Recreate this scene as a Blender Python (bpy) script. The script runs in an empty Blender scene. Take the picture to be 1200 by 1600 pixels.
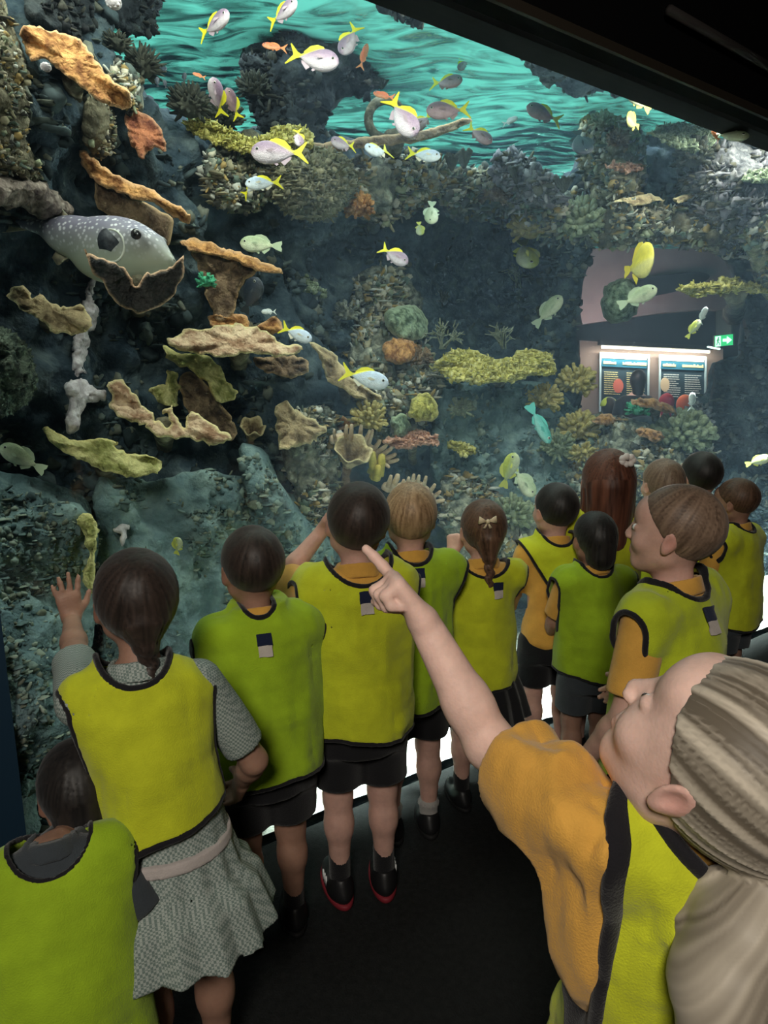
import bpy, math, random
import numpy as np
from math import sin, cos, pi, radians
from mathutils import Vector, Matrix

# ------------------------------------------------------------------ camera
S = bpy.context.scene
C = S.collection
CAMZ = 1.40
PITCH = math.atan(210/1050)
FPX = 1050.0
cam = bpy.data.objects.new('camera', bpy.data.cameras.new('camera')); C.objects.link(cam)
cam.data.sensor_fit = 'VERTICAL'; cam.data.sensor_height = 36; cam.data.sensor_width = 27
cam.data.lens = FPX/1600*36
cam.data.clip_start = 0.02
cam.location = (0, 0, CAMZ); cam.rotation_euler = (pi/2-PITCH, 0, 0)
S.camera = cam
S.view_settings.view_transform = 'Standard'; S.view_settings.look = 'None'
S.view_settings.gamma = 1; S.view_settings.exposure = 0.0
# ------------------------------------------------------------------ world
w = bpy.data.worlds.new('world'); S.world = w; w.use_nodes = True
w.node_tree.nodes['Background'].inputs[0].default_value = (0.05, 0.06, 0.08, 1)
w.node_tree.nodes['Background'].inputs[1].default_value = 0.10
# the glass: plane N.P = GD, running along D; s = metres beyond it
TH = math.radians(55.15)
D = np.array([sin(TH), cos(TH), 0.0]); N = np.array([-cos(TH), sin(TH), 0.0]); GD = 1.694
WATER = 2.85; TOPW = 2.47
def ga(a, s, z):                      # glass frame -> world
    return np.array(D)*a + N*(GD+s) + np.array([0, 0, z])
def light(name, a, s, z, sx, sy, power, col, rot=None, spread=pi):
    l = bpy.data.lights.new(name, 'AREA'); l.shape = 'RECTANGLE'; l.size = sx; l.size_y = sy
    l.energy = power; l.color = col; l.spread = spread
    o = bpy.data.objects.new(name, l); C.objects.link(o); o.location = ga(a, s, z)
    o.rotation_euler = rot if rot else (0, 0, pi/2-TH)
    return o
# tank lamps just above the top edge of the window, along the glass
light('tank_lamp_strip', 1.6, 0.22, 2.80, 6.4, 0.25, 104, (1.0, 0.97, 0.84), (radians(24), 0, pi/2-TH))
light('tank_floor_lamp', 3.2, 0.24, 2.66, 4.4, 0.10, 150, (0.93, 1.0, 0.95), (0, 0, pi/2-TH), radians(16))
light('tank_back_lamp', 1.8, 1.5, 2.80, 5.0, 1.0, 50, (0.88, 0.95, 1.0))
# daylight lamps over the water
light('sky_lamp', 1.0, 2.2, 5.2, 8.0, 5.0, 330, (0.80, 1.0, 0.98))
# the dim lamps of the visitors' room, behind the camera
def room_lamp(name, loc, tgt, size, power, col):
    l = bpy.data.lights.new(name, 'AREA'); l.shape = 'DISK'; l.size = size; l.energy = power; l.color = col
    o = bpy.data.objects.new(name, l); C.objects.link(o); o.location = loc
    o.rotation_euler = (Vector(tgt)-Vector(loc)).to_track_quat('-Z', 'Y').to_euler()
room_lamp('room_lamp', (-0.25, -1.1, 2.5), (0.1, 1.3, 0.9), 0.6, 43, (1.0, 0.93, 0.82))

# ------------------------------------------------------------------ geometry helpers
def ray(px, py):
    px = np.asarray(px, float); py = np.asarray(py, float)
    cx = (px-600)/FPX; u = (800-py)/FPX
    cp, sp = cos(PITCH), sin(PITCH)
    return np.stack([cx+0*u, cp+u*sp+0*cx, -sp+u*cp+0*cx], -1)
CAM = np.array([0, 0, CAMZ])
def G(px, py, s):                     # the point s metres beyond the glass seen at a pixel
    r = ray(px, py); t = (GD+np.asarray(s, float))/(r@N)
    return CAM + r*t[..., None] if np.ndim(t) else CAM + r*t
def Y(px, py, y):                     # the point at world depth y
    r = ray(px, py); return CAM + r*(y/r[..., 1])[..., None] if r.ndim > 1 else CAM + r*(y/r[1])
def Zp(px, py, z):
    r = ray(px, py); return CAM + r*((z-CAMZ)/r[2])
def pxsize(p):                        # metres per pixel at a world point
    f = np.array([0, cos(PITCH), -sin(PITCH)]); return float((np.asarray(p)-CAM)@f)/FPX

def tag(o, label=None, cat=None, group=None, kind=None):
    if label: o['label'] = label
    if cat: o['category'] = cat
    if group: o['group'] = group
    if kind: o['kind'] = kind
    return o
def link(name, me, mat, parent=None, smooth=True):
    o = bpy.data.objects.new(name, me); C.objects.link(o)
    if mat is not None and not me.materials: me.materials.append(mat)
    if parent is not None: o.parent = parent
    return o
def mesh(name, V, F, mat=None, parent=None, smooth=True, attrs=None):
    me = bpy.data.meshes.new(name)
    V = np.asarray(V, np.float32)
    if isinstance(F, np.ndarray):
        k = F.shape[1]; nf = len(F)
        me.vertices.add(len(V)); me.vertices.foreach_set('co', V.ravel())
        me.loops.add(nf*k); me.loops.foreach_set('vertex_index', F.astype(np.int32).ravel())
        me.polygons.add(nf)
        me.polygons.foreach_set('loop_start', np.arange(0, nf*k, k, dtype=np.int32))
        me.polygons.foreach_set('loop_total', np.full(nf, k, np.int32))
        me.update(calc_edges=True); me.validate()
    else:
        me.from_pydata(V.tolist(), [], F); me.update()
    if smooth: me.polygons.foreach_set('use_smooth', [True]*len(me.polygons))
    if attrs:
        for k, v in attrs.items():
            a = me.attributes.new(k, 'FLOAT', 'POINT'); a.data.foreach_set('value', np.asarray(v, np.float32))
    return link(name, me, mat, parent)
def empty(name, loc, rz=0, label=None, cat=None, group=None):
    o = bpy.data.objects.new(name, None); C.objects.link(o); o.location = loc; o.rotation_euler = (0, 0, rz)
    o.empty_display_size = 0.05
    return tag(o, label, cat, group)
class MB:
    def __init__(s): s.V = []; s.F = []
    def add(s, V, F):
        n = len(s.V); s.V += [tuple(map(float, v)) for v in V]; s.F += [[i+n for i in f] for f in F]; return s
    def box(s, c, d, R=None):
        c = np.array(c, float); d = np.array(d, float)/2
        P = np.array([[x, y, z] for x in (-1, 1) for y in (-1, 1) for z in (-1, 1)])*d
        if R is not None: P = P@np.array(R).T
        return s.add(P+c, [[0, 1, 3, 2], [4, 6, 7, 5], [0, 4, 5, 1], [2, 3, 7, 6], [0, 2, 6, 4], [1, 5, 7, 3]])
    def tube(s, pts, rad, n=8, flat=1.0, up=(0, 0, 1)):
        pts = np.asarray(pts, float); rad = np.broadcast_to(rad, (len(pts),)).astype(float)
        T = np.gradient(pts, axis=0); T /= np.linalg.norm(T, axis=1)[:, None]+1e-9
        u = np.array(up, float)
        if abs(T[0]@u) > .95: u = np.array([1., 0.1, 0])
        V = []
        for p, t, r in zip(pts, T, rad):
            a = np.cross(t, u); a /= np.linalg.norm(a)+1e-9; b = np.cross(a, t)
            u = b
            for k in range(n):
                an = 2*pi*k/n; V.append(p+r*(cos(an)*a+flat*sin(an)*b))
        m = len(pts)
        F = [[i*n+k, i*n+(k+1) % n, (i+1)*n+(k+1) % n, (i+1)*n+k] for i in range(m-1) for k in range(n)]
        V.append(pts[0]-T[0]*rad[0]*.5); V.append(pts[-1]+T[-1]*rad[-1]*.6)
        F += [[(k+1) % n, k, m*n] for k in range(n)] + [[(m-1)*n+k, (m-1)*n+(k+1) % n, m*n+1] for k in range(n)]
        return s.add(V, F)
    def ball(s, c, r, n=8, m=6):
        c = np.array(c, float); r = np.broadcast_to(r, (3,))
        V = [c+r*[0, 0, 1]]
        for i in range(1, m):
            for k in range(n):
                V.append(c+r*[sin(pi*i/m)*cos(2*pi*k/n), sin(pi*i/m)*sin(2*pi*k/n), cos(pi*i/m)])
        V.append(c-r*[0, 0, 1]); L = len(V)-1
        F = [[0, 1+k, 1+(k+1) % n] for k in range(n)]
        F += [[1+i*n+k, 1+(i+1)*n+k, 1+(i+1)*n+(k+1) % n, 1+i*n+(k+1) % n] for i in range(m-2) for k in range(n)]
        F += [[L, 1+(m-2)*n+(k+1) % n, 1+(m-2)*n+k] for k in range(n)]
        return s.add(V, F)
    def prism(s, P, t):                # outline P (3-D points), thickness vector t
        P = np.asarray(P, float); n = len(P); t = np.asarray(t, float)
        return s.add(np.vstack([P-t/2, P+t/2]), [list(range(n))[::-1], list(range(n, 2*n))]+[[i, (i+1) % n, n+(i+1) % n, n+i] for i in range(n)])
    def build(s, name, mat, parent=None, smooth=True):
        return mesh(name, s.V, s.F, mat, parent, smooth)

def _h(ix, iy, iz):
    h = (ix.astype(np.int64)*374761393 + iy.astype(np.int64)*668265263 + iz.astype(np.int64)*2147483647 + 1013904223) & 0xffffffff
    h = ((h ^ (h >> 13))*1274126177) & 0xffffffff
    h = ((h ^ (h >> 16))*2246822519) & 0xffffffff
    return ((h ^ (h >> 15)) & 0xffffff)/float(0xffffff)
def vnoise(P):
    i = np.floor(P).astype(np.int64); f = P-i; f = f*f*(3-2*f); o = 0
    for a in (0, 1):
        for b in (0, 1):
            for c in (0, 1):
                wt = (f[..., 0] if a else 1-f[..., 0])*(f[..., 1] if b else 1-f[..., 1])*(f[..., 2] if c else 1-f[..., 2])
                o = o + wt*_h(i[..., 0]+a, i[..., 1]+b, i[..., 2]+c)
    return o*2-1
def fbm(P, oct=4, gain=.5, ridge=False):
    o = 0; a = 1; t = 0
    for k in range(oct):
        v = vnoise(P*(2.03**k)+17.3*k)
        if ridge: v = 1-2*np.abs(v)
        o = o+a*v; t += a; a *= gain
    return o/t
def worley(P):
    i = np.floor(P).astype(np.int64); best = np.full(P.shape[:-1], 9.0)
    for a in (-1, 0, 1):
        for b in (-1, 0, 1):
            for c in (-1, 0, 1):
                q = i+np.array([a, b, c])
                pt = q+np.stack([_h(q[..., 0], q[..., 1], q[..., 2]), _h(q[..., 0]+57, q[..., 1]+3, q[..., 2]), _h(q[..., 0]+5, q[..., 1]+91, q[..., 2]+7)], -1)
                best = np.minimum(best, ((P-pt)**2).sum(-1))
    return np.sqrt(best)

# ------------------------------------------------------------------ materials
MATS = {}
def M(name, col, rough=.7, noise=None, bump=0, bscale=40, metal=0, spec=.3, coat=0, rim=None, emit=None, estr=0, sheen=0, stretch=None, vor=None, sss=0, det=6):
    """noise = list of (col, pos) stops + scale last; rim = pale growth edge read from the mesh"""
    if name in MATS: return MATS[name]
    m = bpy.data.materials.new(name); m.use_nodes = True; nt = m.node_tree; nd = nt.nodes; L = nt.links
    b = nd['Principled BSDF']; b.inputs['Roughness'].default_value = rough; b.inputs['Metallic'].default_value = metal
    b.inputs['Specular IOR Level'].default_value = spec
    b.inputs['Sheen Weight'].default_value = sheen
    if sss:
        b.inputs['Subsurface Weight'].default_value = sss; b.inputs['Subsurface Radius'].default_value = (.02, .008, .004); b.inputs['Subsurface Scale'].default_value = .5
    tc = nd.new('ShaderNodeTexCoord'); src = tc.outputs['Object']
    if stretch:
        mp = nd.new('ShaderNodeMapping'); mp.inputs['Scale'].default_value = stretch; L.new(src, mp.inputs[0]); src = mp.outputs[0]
    out = None
    if noise:
        stops, sc = noise
        n = nd.new('ShaderNodeTexNoise'); n.inputs['Scale'].default_value = sc; n.inputs['Detail'].default_value = det; n.inputs['Roughness'].default_value = .62
        L.new(src, n.inputs['Vector'])
        r = nd.new('ShaderNodeValToRGB'); cr = r.color_ramp
        while len(cr.elements) > 1: cr.elements.remove(cr.elements[-1])
        cr.elements[0].position = stops[0][1]; cr.elements[0].color = (*stops[0][0], 1)
        for c, p in stops[1:]:
            e = cr.elements.new(p); e.color = (*c, 1)
        L.new(n.outputs['Fac'], r.inputs[0]); out = r.outputs[0]
    else:
        b.inputs['Base Color'].default_value = (*col, 1)
    if vor:
        vc, vs, thr = vor
        v = nd.new('ShaderNodeTexVoronoi'); v.inputs['Scale'].default_value = vs; L.new(tc.outputs['Object'], v.inputs['Vector'])
        mr = nd.new('ShaderNodeMapRange'); mr.inputs[1].default_value = thr*.7; mr.inputs[2].default_value = thr; mr.inputs[3].default_value = 1; mr.inputs[4].default_value = 0
        L.new(v.outputs['Distance'], mr.inputs[0])
        mx = nd.new('ShaderNodeMix'); mx.data_type = 'RGBA'; L.new(mr.outputs[0], mx.inputs[0])
        if out is not None: L.new(out, mx.inputs[6])
        else: mx.inputs[6].default_value = (*col, 1)
        mx.inputs[7].default_value = (*vc, 1); out = mx.outputs[2]
    if rim:
        at = nd.new('ShaderNodeAttribute'); at.attribute_name = 'rim'
        mx = nd.new('ShaderNodeMix'); mx.data_type = 'RGBA'; L.new(at.outputs['Fac'], mx.inputs[0])
        if out is not None: L.new(out, mx.inputs[6])
        else: mx.inputs[6].default_value = (*col, 1)
        mx.inputs[7].default_value = (*rim, 1); out = mx.outputs[2]
    if out is not None: L.new(out, b.inputs['Base Color'])
    if bump:
        n2 = nd.new('ShaderNodeTexNoise'); n2.inputs['Scale'].default_value = bscale; n2.inputs['Detail'].default_value = 5
        L.new(src, n2.inputs['Vector'])
        bp = nd.new('ShaderNodeBump'); bp.inputs['Strength'].default_value = bump; bp.inputs['Distance'].default_value = .02
        L.new(n2.outputs['Fac'], bp.inputs['Height']); L.new(bp.outputs[0], b.inputs['Normal'])
    if emit:
        b.inputs['Emission Color'].default_value = (*emit, 1); b.inputs['Emission Strength'].default_value = estr
    MATS[name] = m; return m

def rockm(name, a, b, c, sc=9, bump=.9, bs=45):
    return M(name, a, .85, ([(a, .32), (b, .48), (c, .62), (tuple(min(1, x*1.9) for x in c), .78)], sc), bump=bump, bscale=bs, spec=.15)
R_BLUE = rockm('blue grey rock', (.014, .028, .042), (.038, .060, .080), (.085, .115, .125), 7)
R_TEAL = rockm('teal grey rock', (.07, .115, .13), (.13, .20, .215), (.22, .31, .30), 6)
R_BROWN = rockm('brown encrusted rock', (.035, .032, .025), (.10, .09, .06), (.22, .20, .14), 14)
R_RUB = rockm('mixed encrusted rubble', (.04, .045, .045), (.15, .16, .13), (.36, .36, .28), 18)
R_PINK = rockm('pinkish grey boulder', (.07, .05, .05), (.20, .16, .14), (.36, .30, .26), 24)
R_DARK = rockm('dark rock', (.010, .012, .016), (.022, .027, .032), (.05, .058, .06), 9)
R_GREEN = rockm('olive sponge rock', (.05, .05, .03), (.16, .155, .09), (.30, .28, .18), 22)
R_LAV = rockm('lavender grey rock', (.05, .05, .06), (.14, .14, .155), (.28, .27, .28), 20)
def coral(name, a, b, rim, sc=22, bump=.6, bs=70):
    return M(name, a, .75, ([(tuple(x*.45 for x in a), .30), (a, .42), (b, .56), (tuple(min(1, x*1.45) for x in b), .72)], sc), bump=bump*1.6, bscale=bs*1.3, rim=tuple(min(1, x*1.1) for x in rim), spec=.15, det=9)
K_OR = coral('orange plate coral', (.25, .10, .035), (.62, .32, .12), (.80, .48, .26))
K_RUST = coral('rust coral', (.16, .05, .03), (.38, .14, .07), (.55, .28, .16))
K_MUS = coral('mustard coral', (.22, .20, .035), (.58, .52, .13), (.72, .65, .25), 30)
K_YEL = coral('yellow plate coral', (.30, .30, .09), (.68, .62, .28), (.90, .80, .35), 14)
K_PEACH = coral('peach plate coral', (.36, .20, .12), (.78, .56, .38), (.92, .78, .42), 12)
K_BRN = coral('brown coral', (.09, .055, .035), (.24, .16, .10), (.62, .42, .24), 14)
K_CUP = coral('buff cup coral', (.20, .14, .08), (.50, .38, .22), (.80, .66, .38), 14)
K_PINK = coral('pink plate coral', (.35, .14, .09), (.70, .38, .27), (.85, .55, .45), 26)
K_GRN = coral('green grey coral', (.08, .12, .07), (.32, .40, .26), (.50, .58, .38), 24)
K_BOWL = coral('dark bowl coral', (.020, .022, .024), (.055, .05, .048), (.72, .46, .30), 14)
K_BRAIN = coral('brain coral', (.04, .06, .05), (.16, .20, .15), (.22, .26, .2), 40, 1.0, 60)
K_FING = M('cream finger coral', (.75, .58, .40), .6, ([((.50, .34, .20), .35), ((.85, .70, .52), .7)], 30), bump=.3)
K_YF = M('yellow finger coral', (.6, .5, .1), .6, ([((.35, .28, .05), .35), ((.80, .66, .15), .7)], 30), bump=.3)
K_TWIG = M('olive twig coral', (.16, .18, .12), .8, ([((.10, .11, .08), .35), ((.30, .33, .22), .7)], 30))
K_BUSH = M('golden bush coral', (.4, .34, .1), .8, ([((.20, .16, .05), .3), ((.58, .48, .18), .7)], 40), bump=.4)
K_BUSHG = M('green bush coral', (.3, .4, .2), .8, ([((.08, .10, .06), .3), ((.32, .36, .22), .7)], 40), bump=.4)
K_EMER = M('emerald coral', (.05, .4, .2), .8, ([((.02, .16, .09), .3), ((.12, .60, .34), .7)], 50), bump=.4)
K_DKB = M('dark bush coral', (.03, .035, .03), .9, ([((.015, .02, .018), .3), ((.07, .07, .05), .7)], 40), bump=.4)
K_WHITE = M('pale encrusting coral', (.6, .58, .6), .8, ([((.35, .30, .33), .3), ((.80, .76, .80), .7)], 50), bump=.5)
SAND = M('white coral sand', (.8, .82, .76), .9, ([((.34, .36, .30), .33), ((.82, .84, .78), .5), ((.95, .95, .9), .7)], 40), bump=.8, bscale=60)

# ------------------------------------------------------------------ outline solids
def smooth_poly(P, k=5):
    P = np.asarray(P, float); n = len(P); o = []
    for i in range(n):
        a, b, c, d = P[i-1], P[i], P[(i+1) % n], P[(i+2) % n]
        for t in np.arange(k)/k:
            o.append(.5*((2*b)+(c-a)*t+(2*a-5*b+4*c-d)*t*t+(3*b-a-3*c+d)*t**3))
    return np.array(o)
def inside(P, x, y):
    r = np.zeros(x.shape, bool); n = len(P)
    for i in range(n):
        x1, y1 = P[i-1]; x2, y2 = P[i]
        if y1 == y2: continue
        r ^= ((y1 > y) != (y2 > y)) & (x < (x2-x1)*(y-y1)/(y2-y1)+x1)
    return r
def nearest(P, Q, closed=True):
    best = np.full(len(Q), 1e9); pt = np.zeros_like(Q)
    for i in range(len(P)):
        a = P[i-1]; b = P[i]; ab = b-a; L = ab@ab+1e-9
        t = np.clip(((Q-a)@ab)/L, 0, 1); c = a+t[:, None]*ab; d = np.hypot(*(Q-c).T)
        m = d < best; best[m] = d[m]; pt[m] = c[m]
    return best, pt
def slab(name, poly, s, thick, mat, g=4, back=None, tilt=0., R=None, amp=.01, sc=12., oct=4, ripple=0., jit=1.5, hole=None, sfun=None, cell=0., cellsc=8., rimw=5., k=5, parent=None, warp=0., ridge=False, smoothen=True):
    """a solid with a traced outline, set s metres beyond the glass, bulging towards it; tilt leans the top away (m per 100 px)"""
    rs = random.Random(name+str(poly[0]))
    P = smooth_poly(poly, k) if smoothen else np.array(poly, float)
    if jit:
        q = np.stack([P[:, 0]*.16, P[:, 1]*.16, np.full(len(P), rs.random()*50)], -1)
        P = P + np.stack([vnoise(q), vnoise(q+31)], -1)*jit
    x0, y0 = P.min(0)-g; x1, y1 = P.max(0)+g
    xs = np.arange(x0, x1+g, g); ys = np.arange(y0, y1+g, g); nx, ny = len(xs), len(ys)
    cxx, cyy = np.meshgrid(xs[:-1]+g/2, ys[:-1]+g/2); ins = inside(P, cxx, cyy)
    if hole is not None: ins &= ~inside(np.asarray(hole, float), cxx, cyy)
    if not ins.any(): raise ValueError(name)
    cnt = np.zeros((ny, nx), int)
    for a in (0, 1):
        for b in (0, 1): cnt[a:ny-1+a, b:nx-1+b] += ins
    used = cnt > 0; bnd = used & (cnt < 4)
    gx, gy = np.meshgrid(xs, ys); Q = np.stack([gx[used], gy[used]], -1)
    B = bnd[used]
    d, c = nearest(P, Q)
    if hole is not None:
        d2, c2 = nearest(np.asarray(hole, float), Q); m = d2 < d; d[m] = d2[m]; c[m] = c2[m]
    near = B & (d < g*2.2); Q[near] = c[near]; d[B] = 0
    ctr = P.mean(0)
    if R is None: R = max(d.max(), 1)
    t = np.clip(d/R, 0, 1); prof = np.sqrt(1-(1-t)**2)
    base = (sfun(Q[:, 0], Q[:, 1])+s) if sfun else np.full(len(Q), float(s))
    base = base+tilt*(ctr[1]-Q[:, 1])/100
    seed = rs.random()*40
    if ripple:
        ang = np.arctan2(Q[:, 1]-ctr[1], (Q[:, 0]-ctr[0])*.6)
        rr = np.hypot((Q[:, 0]-ctr[0]), (Q[:, 1]-ctr[1])*1.6); rr = rr/rr.max()
        base = base+ripple*rr**1.5*(np.sin(ang*9+seed)+.6*np.sin(ang*17+2*seed))
    if warp: base = base+warp*fbm(np.stack([Q[:, 0]/60, Q[:, 1]/60, 0*Q[:, 0]+seed], -1), 3)
    bk = thick*.6 if back is None else back
    Vf = G(Q[:, 0], Q[:, 1], base-thick*prof); Vb = G(Q[:, 0], Q[:, 1], base+bk*prof+.0005)
    idx = -np.ones((ny, nx), int); idx[used] = np.arange(len(Q)); jj, ii = np.nonzero(ins)
    F1 = np.stack([idx[jj, ii], idx[jj+1, ii], idx[jj+1, ii+1], idx[jj, ii+1]], -1)
    bi = np.arange(len(Q)); keep = ~B; nb = np.zeros(len(Q), int); nb[keep] = np.arange(keep.sum())+len(Q); nb[B] = bi[B]
    F2 = nb[F1][:, ::-1]
    V = np.vstack([Vf, Vb[keep]]); F = np.vstack([F1, F2])
    dd = np.concatenate([d, d[keep]])
    # displace along the normals
    me0 = bpy.data.meshes.new('t'); me0.vertices.add(len(V)); me0.vertices.foreach_set('co', V.astype(np.float32).ravel())
    me0.loops.add(len(F)*4); me0.loops.foreach_set('vertex_index', F.astype(np.int32).ravel()); me0.polygons.add(len(F))
    me0.polygons.foreach_set('loop_start', np.arange(0, len(F)*4, 4, dtype=np.int32)); me0.polygons.foreach_set('loop_total', np.full(len(F), 4, np.int32)); me0.update(calc_edges=True)
    nn = np.zeros(len(V)*3, np.float32); me0.vertex_normals.foreach_get('vector', nn); nn = nn.reshape(-1, 3); bpy.data.meshes.remove(me0)
    at = np.clip(dd/(2.0*g), .25, 1)
    dis = amp*fbm(V*sc+seed, oct, .55, ridge)
    if cell:
        dis = dis + cell*(.5-np.minimum(worley(V*cellsc+seed), 1)) + cell*.45*(.5-np.minimum(worley(V*cellsc*2.3+seed), 1))
    V = V+nn*(dis*at)[:, None]
    rim = np.clip(1-dd/rimw, 0, 1)**1.3
    return mesh(name, V, F, mat, parent, attrs={'rim': rim})

def tone_mat(name, stops):
    m = bpy.data.materials.new(name); m.use_nodes = True; nt = m.node_tree; nd = nt.nodes; L = nt.links; b = nd['Principled BSDF']; b.inputs['Roughness'].default_value = .85; b.inputs['Specular IOR Level'].default_value = .15
    at = nd.new('ShaderNodeAttribute'); at.attribute_name = 'tone'; r = nd.new('ShaderNodeValToRGB'); cr = r.color_ramp; cr.interpolation = 'CONSTANT'
    while len(cr.elements) > 1: cr.elements.remove(cr.elements[-1])
    cr.elements[0].color = (*stops[0], 1)
    for i, c in enumerate(stops[1:]):
        e = cr.elements.new((i+1)/len(stops)); e.color = (*c, 1)
    n = nd.new('ShaderNodeTexNoise'); n.inputs['Scale'].default_value = 60; tc = nd.new('ShaderNodeTexCoord'); L.new(tc.outputs['Object'], n.inputs['Vector'])
    mm = nd.new('ShaderNodeMath'); mm.operation = 'MULTIPLY_ADD'; mm.inputs[1].default_value = .9; mm.inputs[2].default_value = .45
    mx = nd.new('ShaderNodeMix'); mx.data_type = 'RGBA'; mx.blend_type = 'MULTIPLY'; mx.inputs[0].default_value = 1
    L.new(at.outputs['Fac'], r.inputs[0]); L.new(n.outputs['Fac'], mm.inputs[0]); L.new(r.outputs[0], mx.inputs[6]); L.new(mm.outputs[0], mx.inputs[7]); L.new(mx.outputs[2], b.inputs['Base Color'])
    return m
GROW = {'rub': tone_mat('crust mixed', [(.05, .05, .045), (.20, .18, .12), (.40, .36, .24), (.26, .29, .19), (.52, .48, .38), (.10, .10, .09), (.38, .27, .11), (.58, .58, .52), (.15, .20, .17)]),
        'blue': tone_mat('crust blue grey', [(.02, .03, .035), (.05, .07, .08), (.08, .11, .12), (.12, .15, .14), (.03, .045, .05), (.16, .17, .14), (.05, .06, .05)]),
        'mus': tone_mat('mustard polyps', [(.30, .27, .06), (.55, .49, .14), (.68, .60, .20), (.42, .38, .10), (.62, .56, .22)]),
        'olive': tone_mat('olive polyps', [(.10, .10, .06), (.20, .19, .12), (.28, .26, .17), (.15, .14, .09)]),
        'pink': tone_mat('pink polyps', [(.50, .26, .18), (.68, .38, .27), (.40, .20, .13)]),
        'orange': tone_mat('orange polyps', [(.40, .22, .08), (.60, .36, .13), (.26, .13, .05)]),
        'grn': tone_mat('green polyps', [(.16, .20, .12), (.30, .36, .24), (.40, .46, .32), (.22, .27, .18)]),
        'teal': tone_mat('crust teal', [(.07, .12, .13), (.13, .19, .19), (.22, .29, .26), (.10, .15, .15), (.28, .33, .27), (.16, .18, .14)]),
        'lav': tone_mat('crust lilac', [(.06, .06, .065), (.15, .145, .17), (.26, .25, .28), (.10, .10, .09), (.33, .32, .33), (.12, .11, .08)]),
        'dark': tone_mat('crust dark', [(.008, .01, .012), (.02, .022, .025), (.035, .04, .04), (.06, .06, .05), (.012, .012, .014)])}
def _ball(n, m):
    b = MB().ball((0, 0, 0), 1, n, m); return np.array(b.V), b.F
def _fing():
    b = MB().tube([(0, 0, -.3), (0, 0, .8), (.1, 0, 1.7)], [.42, .38, .26], 5); return np.array(b.V), b.F
TPL = [_ball(7, 5), _fing()]
def grow(o, n, size, pal, seed=1, cl=7., thr=-.05, up=.35):
    """encrusting knobs, fingers and little shelves over a rock's front, one stuff mesh under the rock"""
    me = o.data; nv = len(me.vertices); V = np.zeros(nv*3, np.float32); me.vertices.foreach_get('co', V); V = V.reshape(-1, 3).astype(float)
    Nn = np.zeros(nv*3, np.float32); me.vertex_normals.foreach_get('vector', Nn); Nn = Nn.reshape(-1, 3).astype(float)
    rg = np.random.RandomState(seed+int(abs(V[0, 0])*1000))
    vd = CAM-V; vd /= np.linalg.norm(vd, axis=1)[:, None]
    ok = ((Nn*vd).sum(1) > .05) & (fbm(V*cl+seed, 3) > thr) & (V[:, 2] > .05)
    idx = np.nonzero(ok)[0]
    if not len(idx): return
    idx = rg.choice(idx, min(n, len(idx)), replace=False)
    AV = []; AF = []; T = []; off = 0
    zone = fbm(V[idx]*3.1+9, 2)
    for j, i in enumerate(idx):
        k = rg.rand(); nrm = Nn[i]+np.array([0, 0, up])+.3*rg.randn(3); nrm /= np.linalg.norm(nrm)
        r = size*(.35+1.1*rg.rand()**2)
        tv, tf = TPL[1] if (k < .38 and zone[j] > -.1) else TPL[0]
        a = np.cross(nrm, [.3, .9, .1]); a /= np.linalg.norm(a); b = np.cross(nrm, a); c = nrm
        sc = np.array([1, 1, 1.])
        if tv is TPL[0][0]:
            if k > .8: sc = np.array([1.9, 1.3, .35]); c = np.array([0, 0, 1.]); a = np.array([cos(k*50), sin(k*50), 0]); b = np.cross(c, a)
            else: sc = .7+.6*rg.rand(3)
            w_ = tv*(1+.25*rg.randn(len(tv))[:, None])
        else: w_ = tv
        P = V[i]+r*.25*nrm+(w_*sc*r)@np.stack([a, b, c])
        AV.append(P); AF += [[q+off for q in f] for f in tf]; off += len(P)
        tone = (zone[j]*1.1+.5+.38*rg.randn()) % 1.0; T += [tone]*len(P)
    g = mesh('encrusting_growth', np.vstack(AV), AF, GROW[pal], o, attrs={'tone': T}); g['kind'] = 'stuff'
# ================================================================== THE SETTING
BLACK = M('black painted wall', (.0035, .0035, .004), .9, spec=.1)
DARKF = M('dark frame', (.010, .030, .055), .5)
CARPET = M('dark carpet', (.012, .013, .013), .95, ([((.005, .006, .006), .35), ((.013, .014, .014), .7)], 60), bump=.3, bscale=200)
TANKW = M('tank wall', (.02, .04, .055), .9, ([((.012, .028, .04), .35), ((.04, .07, .085), .7)], 3))
def gbox(name, a0, a1, s0, s1, z0, z1, mat, label=None, parent=None):
    mb = MB(); P = [ga(a, s, z) for a in (a0, a1) for s in (s0, s1) for z in (z0, z1)]
    mb.add(P, [[0, 1, 3, 2], [4, 6, 7, 5], [0, 4, 5, 1], [2, 3, 7, 6], [0, 2, 6, 4], [1, 5, 7, 3]])
    return mb.build(name, mat, parent, smooth=False)
def struct(o, label=None): return tag(o, label, kind='structure')
A0 = float(G(14, 1100, 0)@D)           # the left edge of the window, along the glass
A1 = 5.6
LEDGE = 0.0
floor = MB(); floor.add([ga(-4, 0, 0), ga(-4, -6, 0), ga(7, -6, 0), ga(7, 0, 0), ga(-4, 0, -.1), ga(-4, -6, -.1), ga(7, -6, -.1), ga(7, 0, -.1)], [[0, 1, 2, 3], [7, 6, 5, 4], [0, 3, 7, 4], [1, 0, 4, 5], [2, 1, 5, 6], [3, 2, 6, 7]])
struct(floor.build('floor', CARPET, smooth=False), 'dark carpeted floor of the viewing room')
struct(gbox('wall_front', -4, 7, -.06, .14, TOPW, 4.2, BLACK), 'black wall above the viewing window')
struct(gbox('wall_left', -4, A0, -.06, .14, 0, TOPW, DARKF), 'dark blue wall left of the window')
struct(gbox('wall_right', A1, 7, -.06, .14, 0, TOPW, BLACK))
struct(gbox('wall_back', -4, 7, -6.1, -6, 0, 4.2, BLACK))
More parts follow.
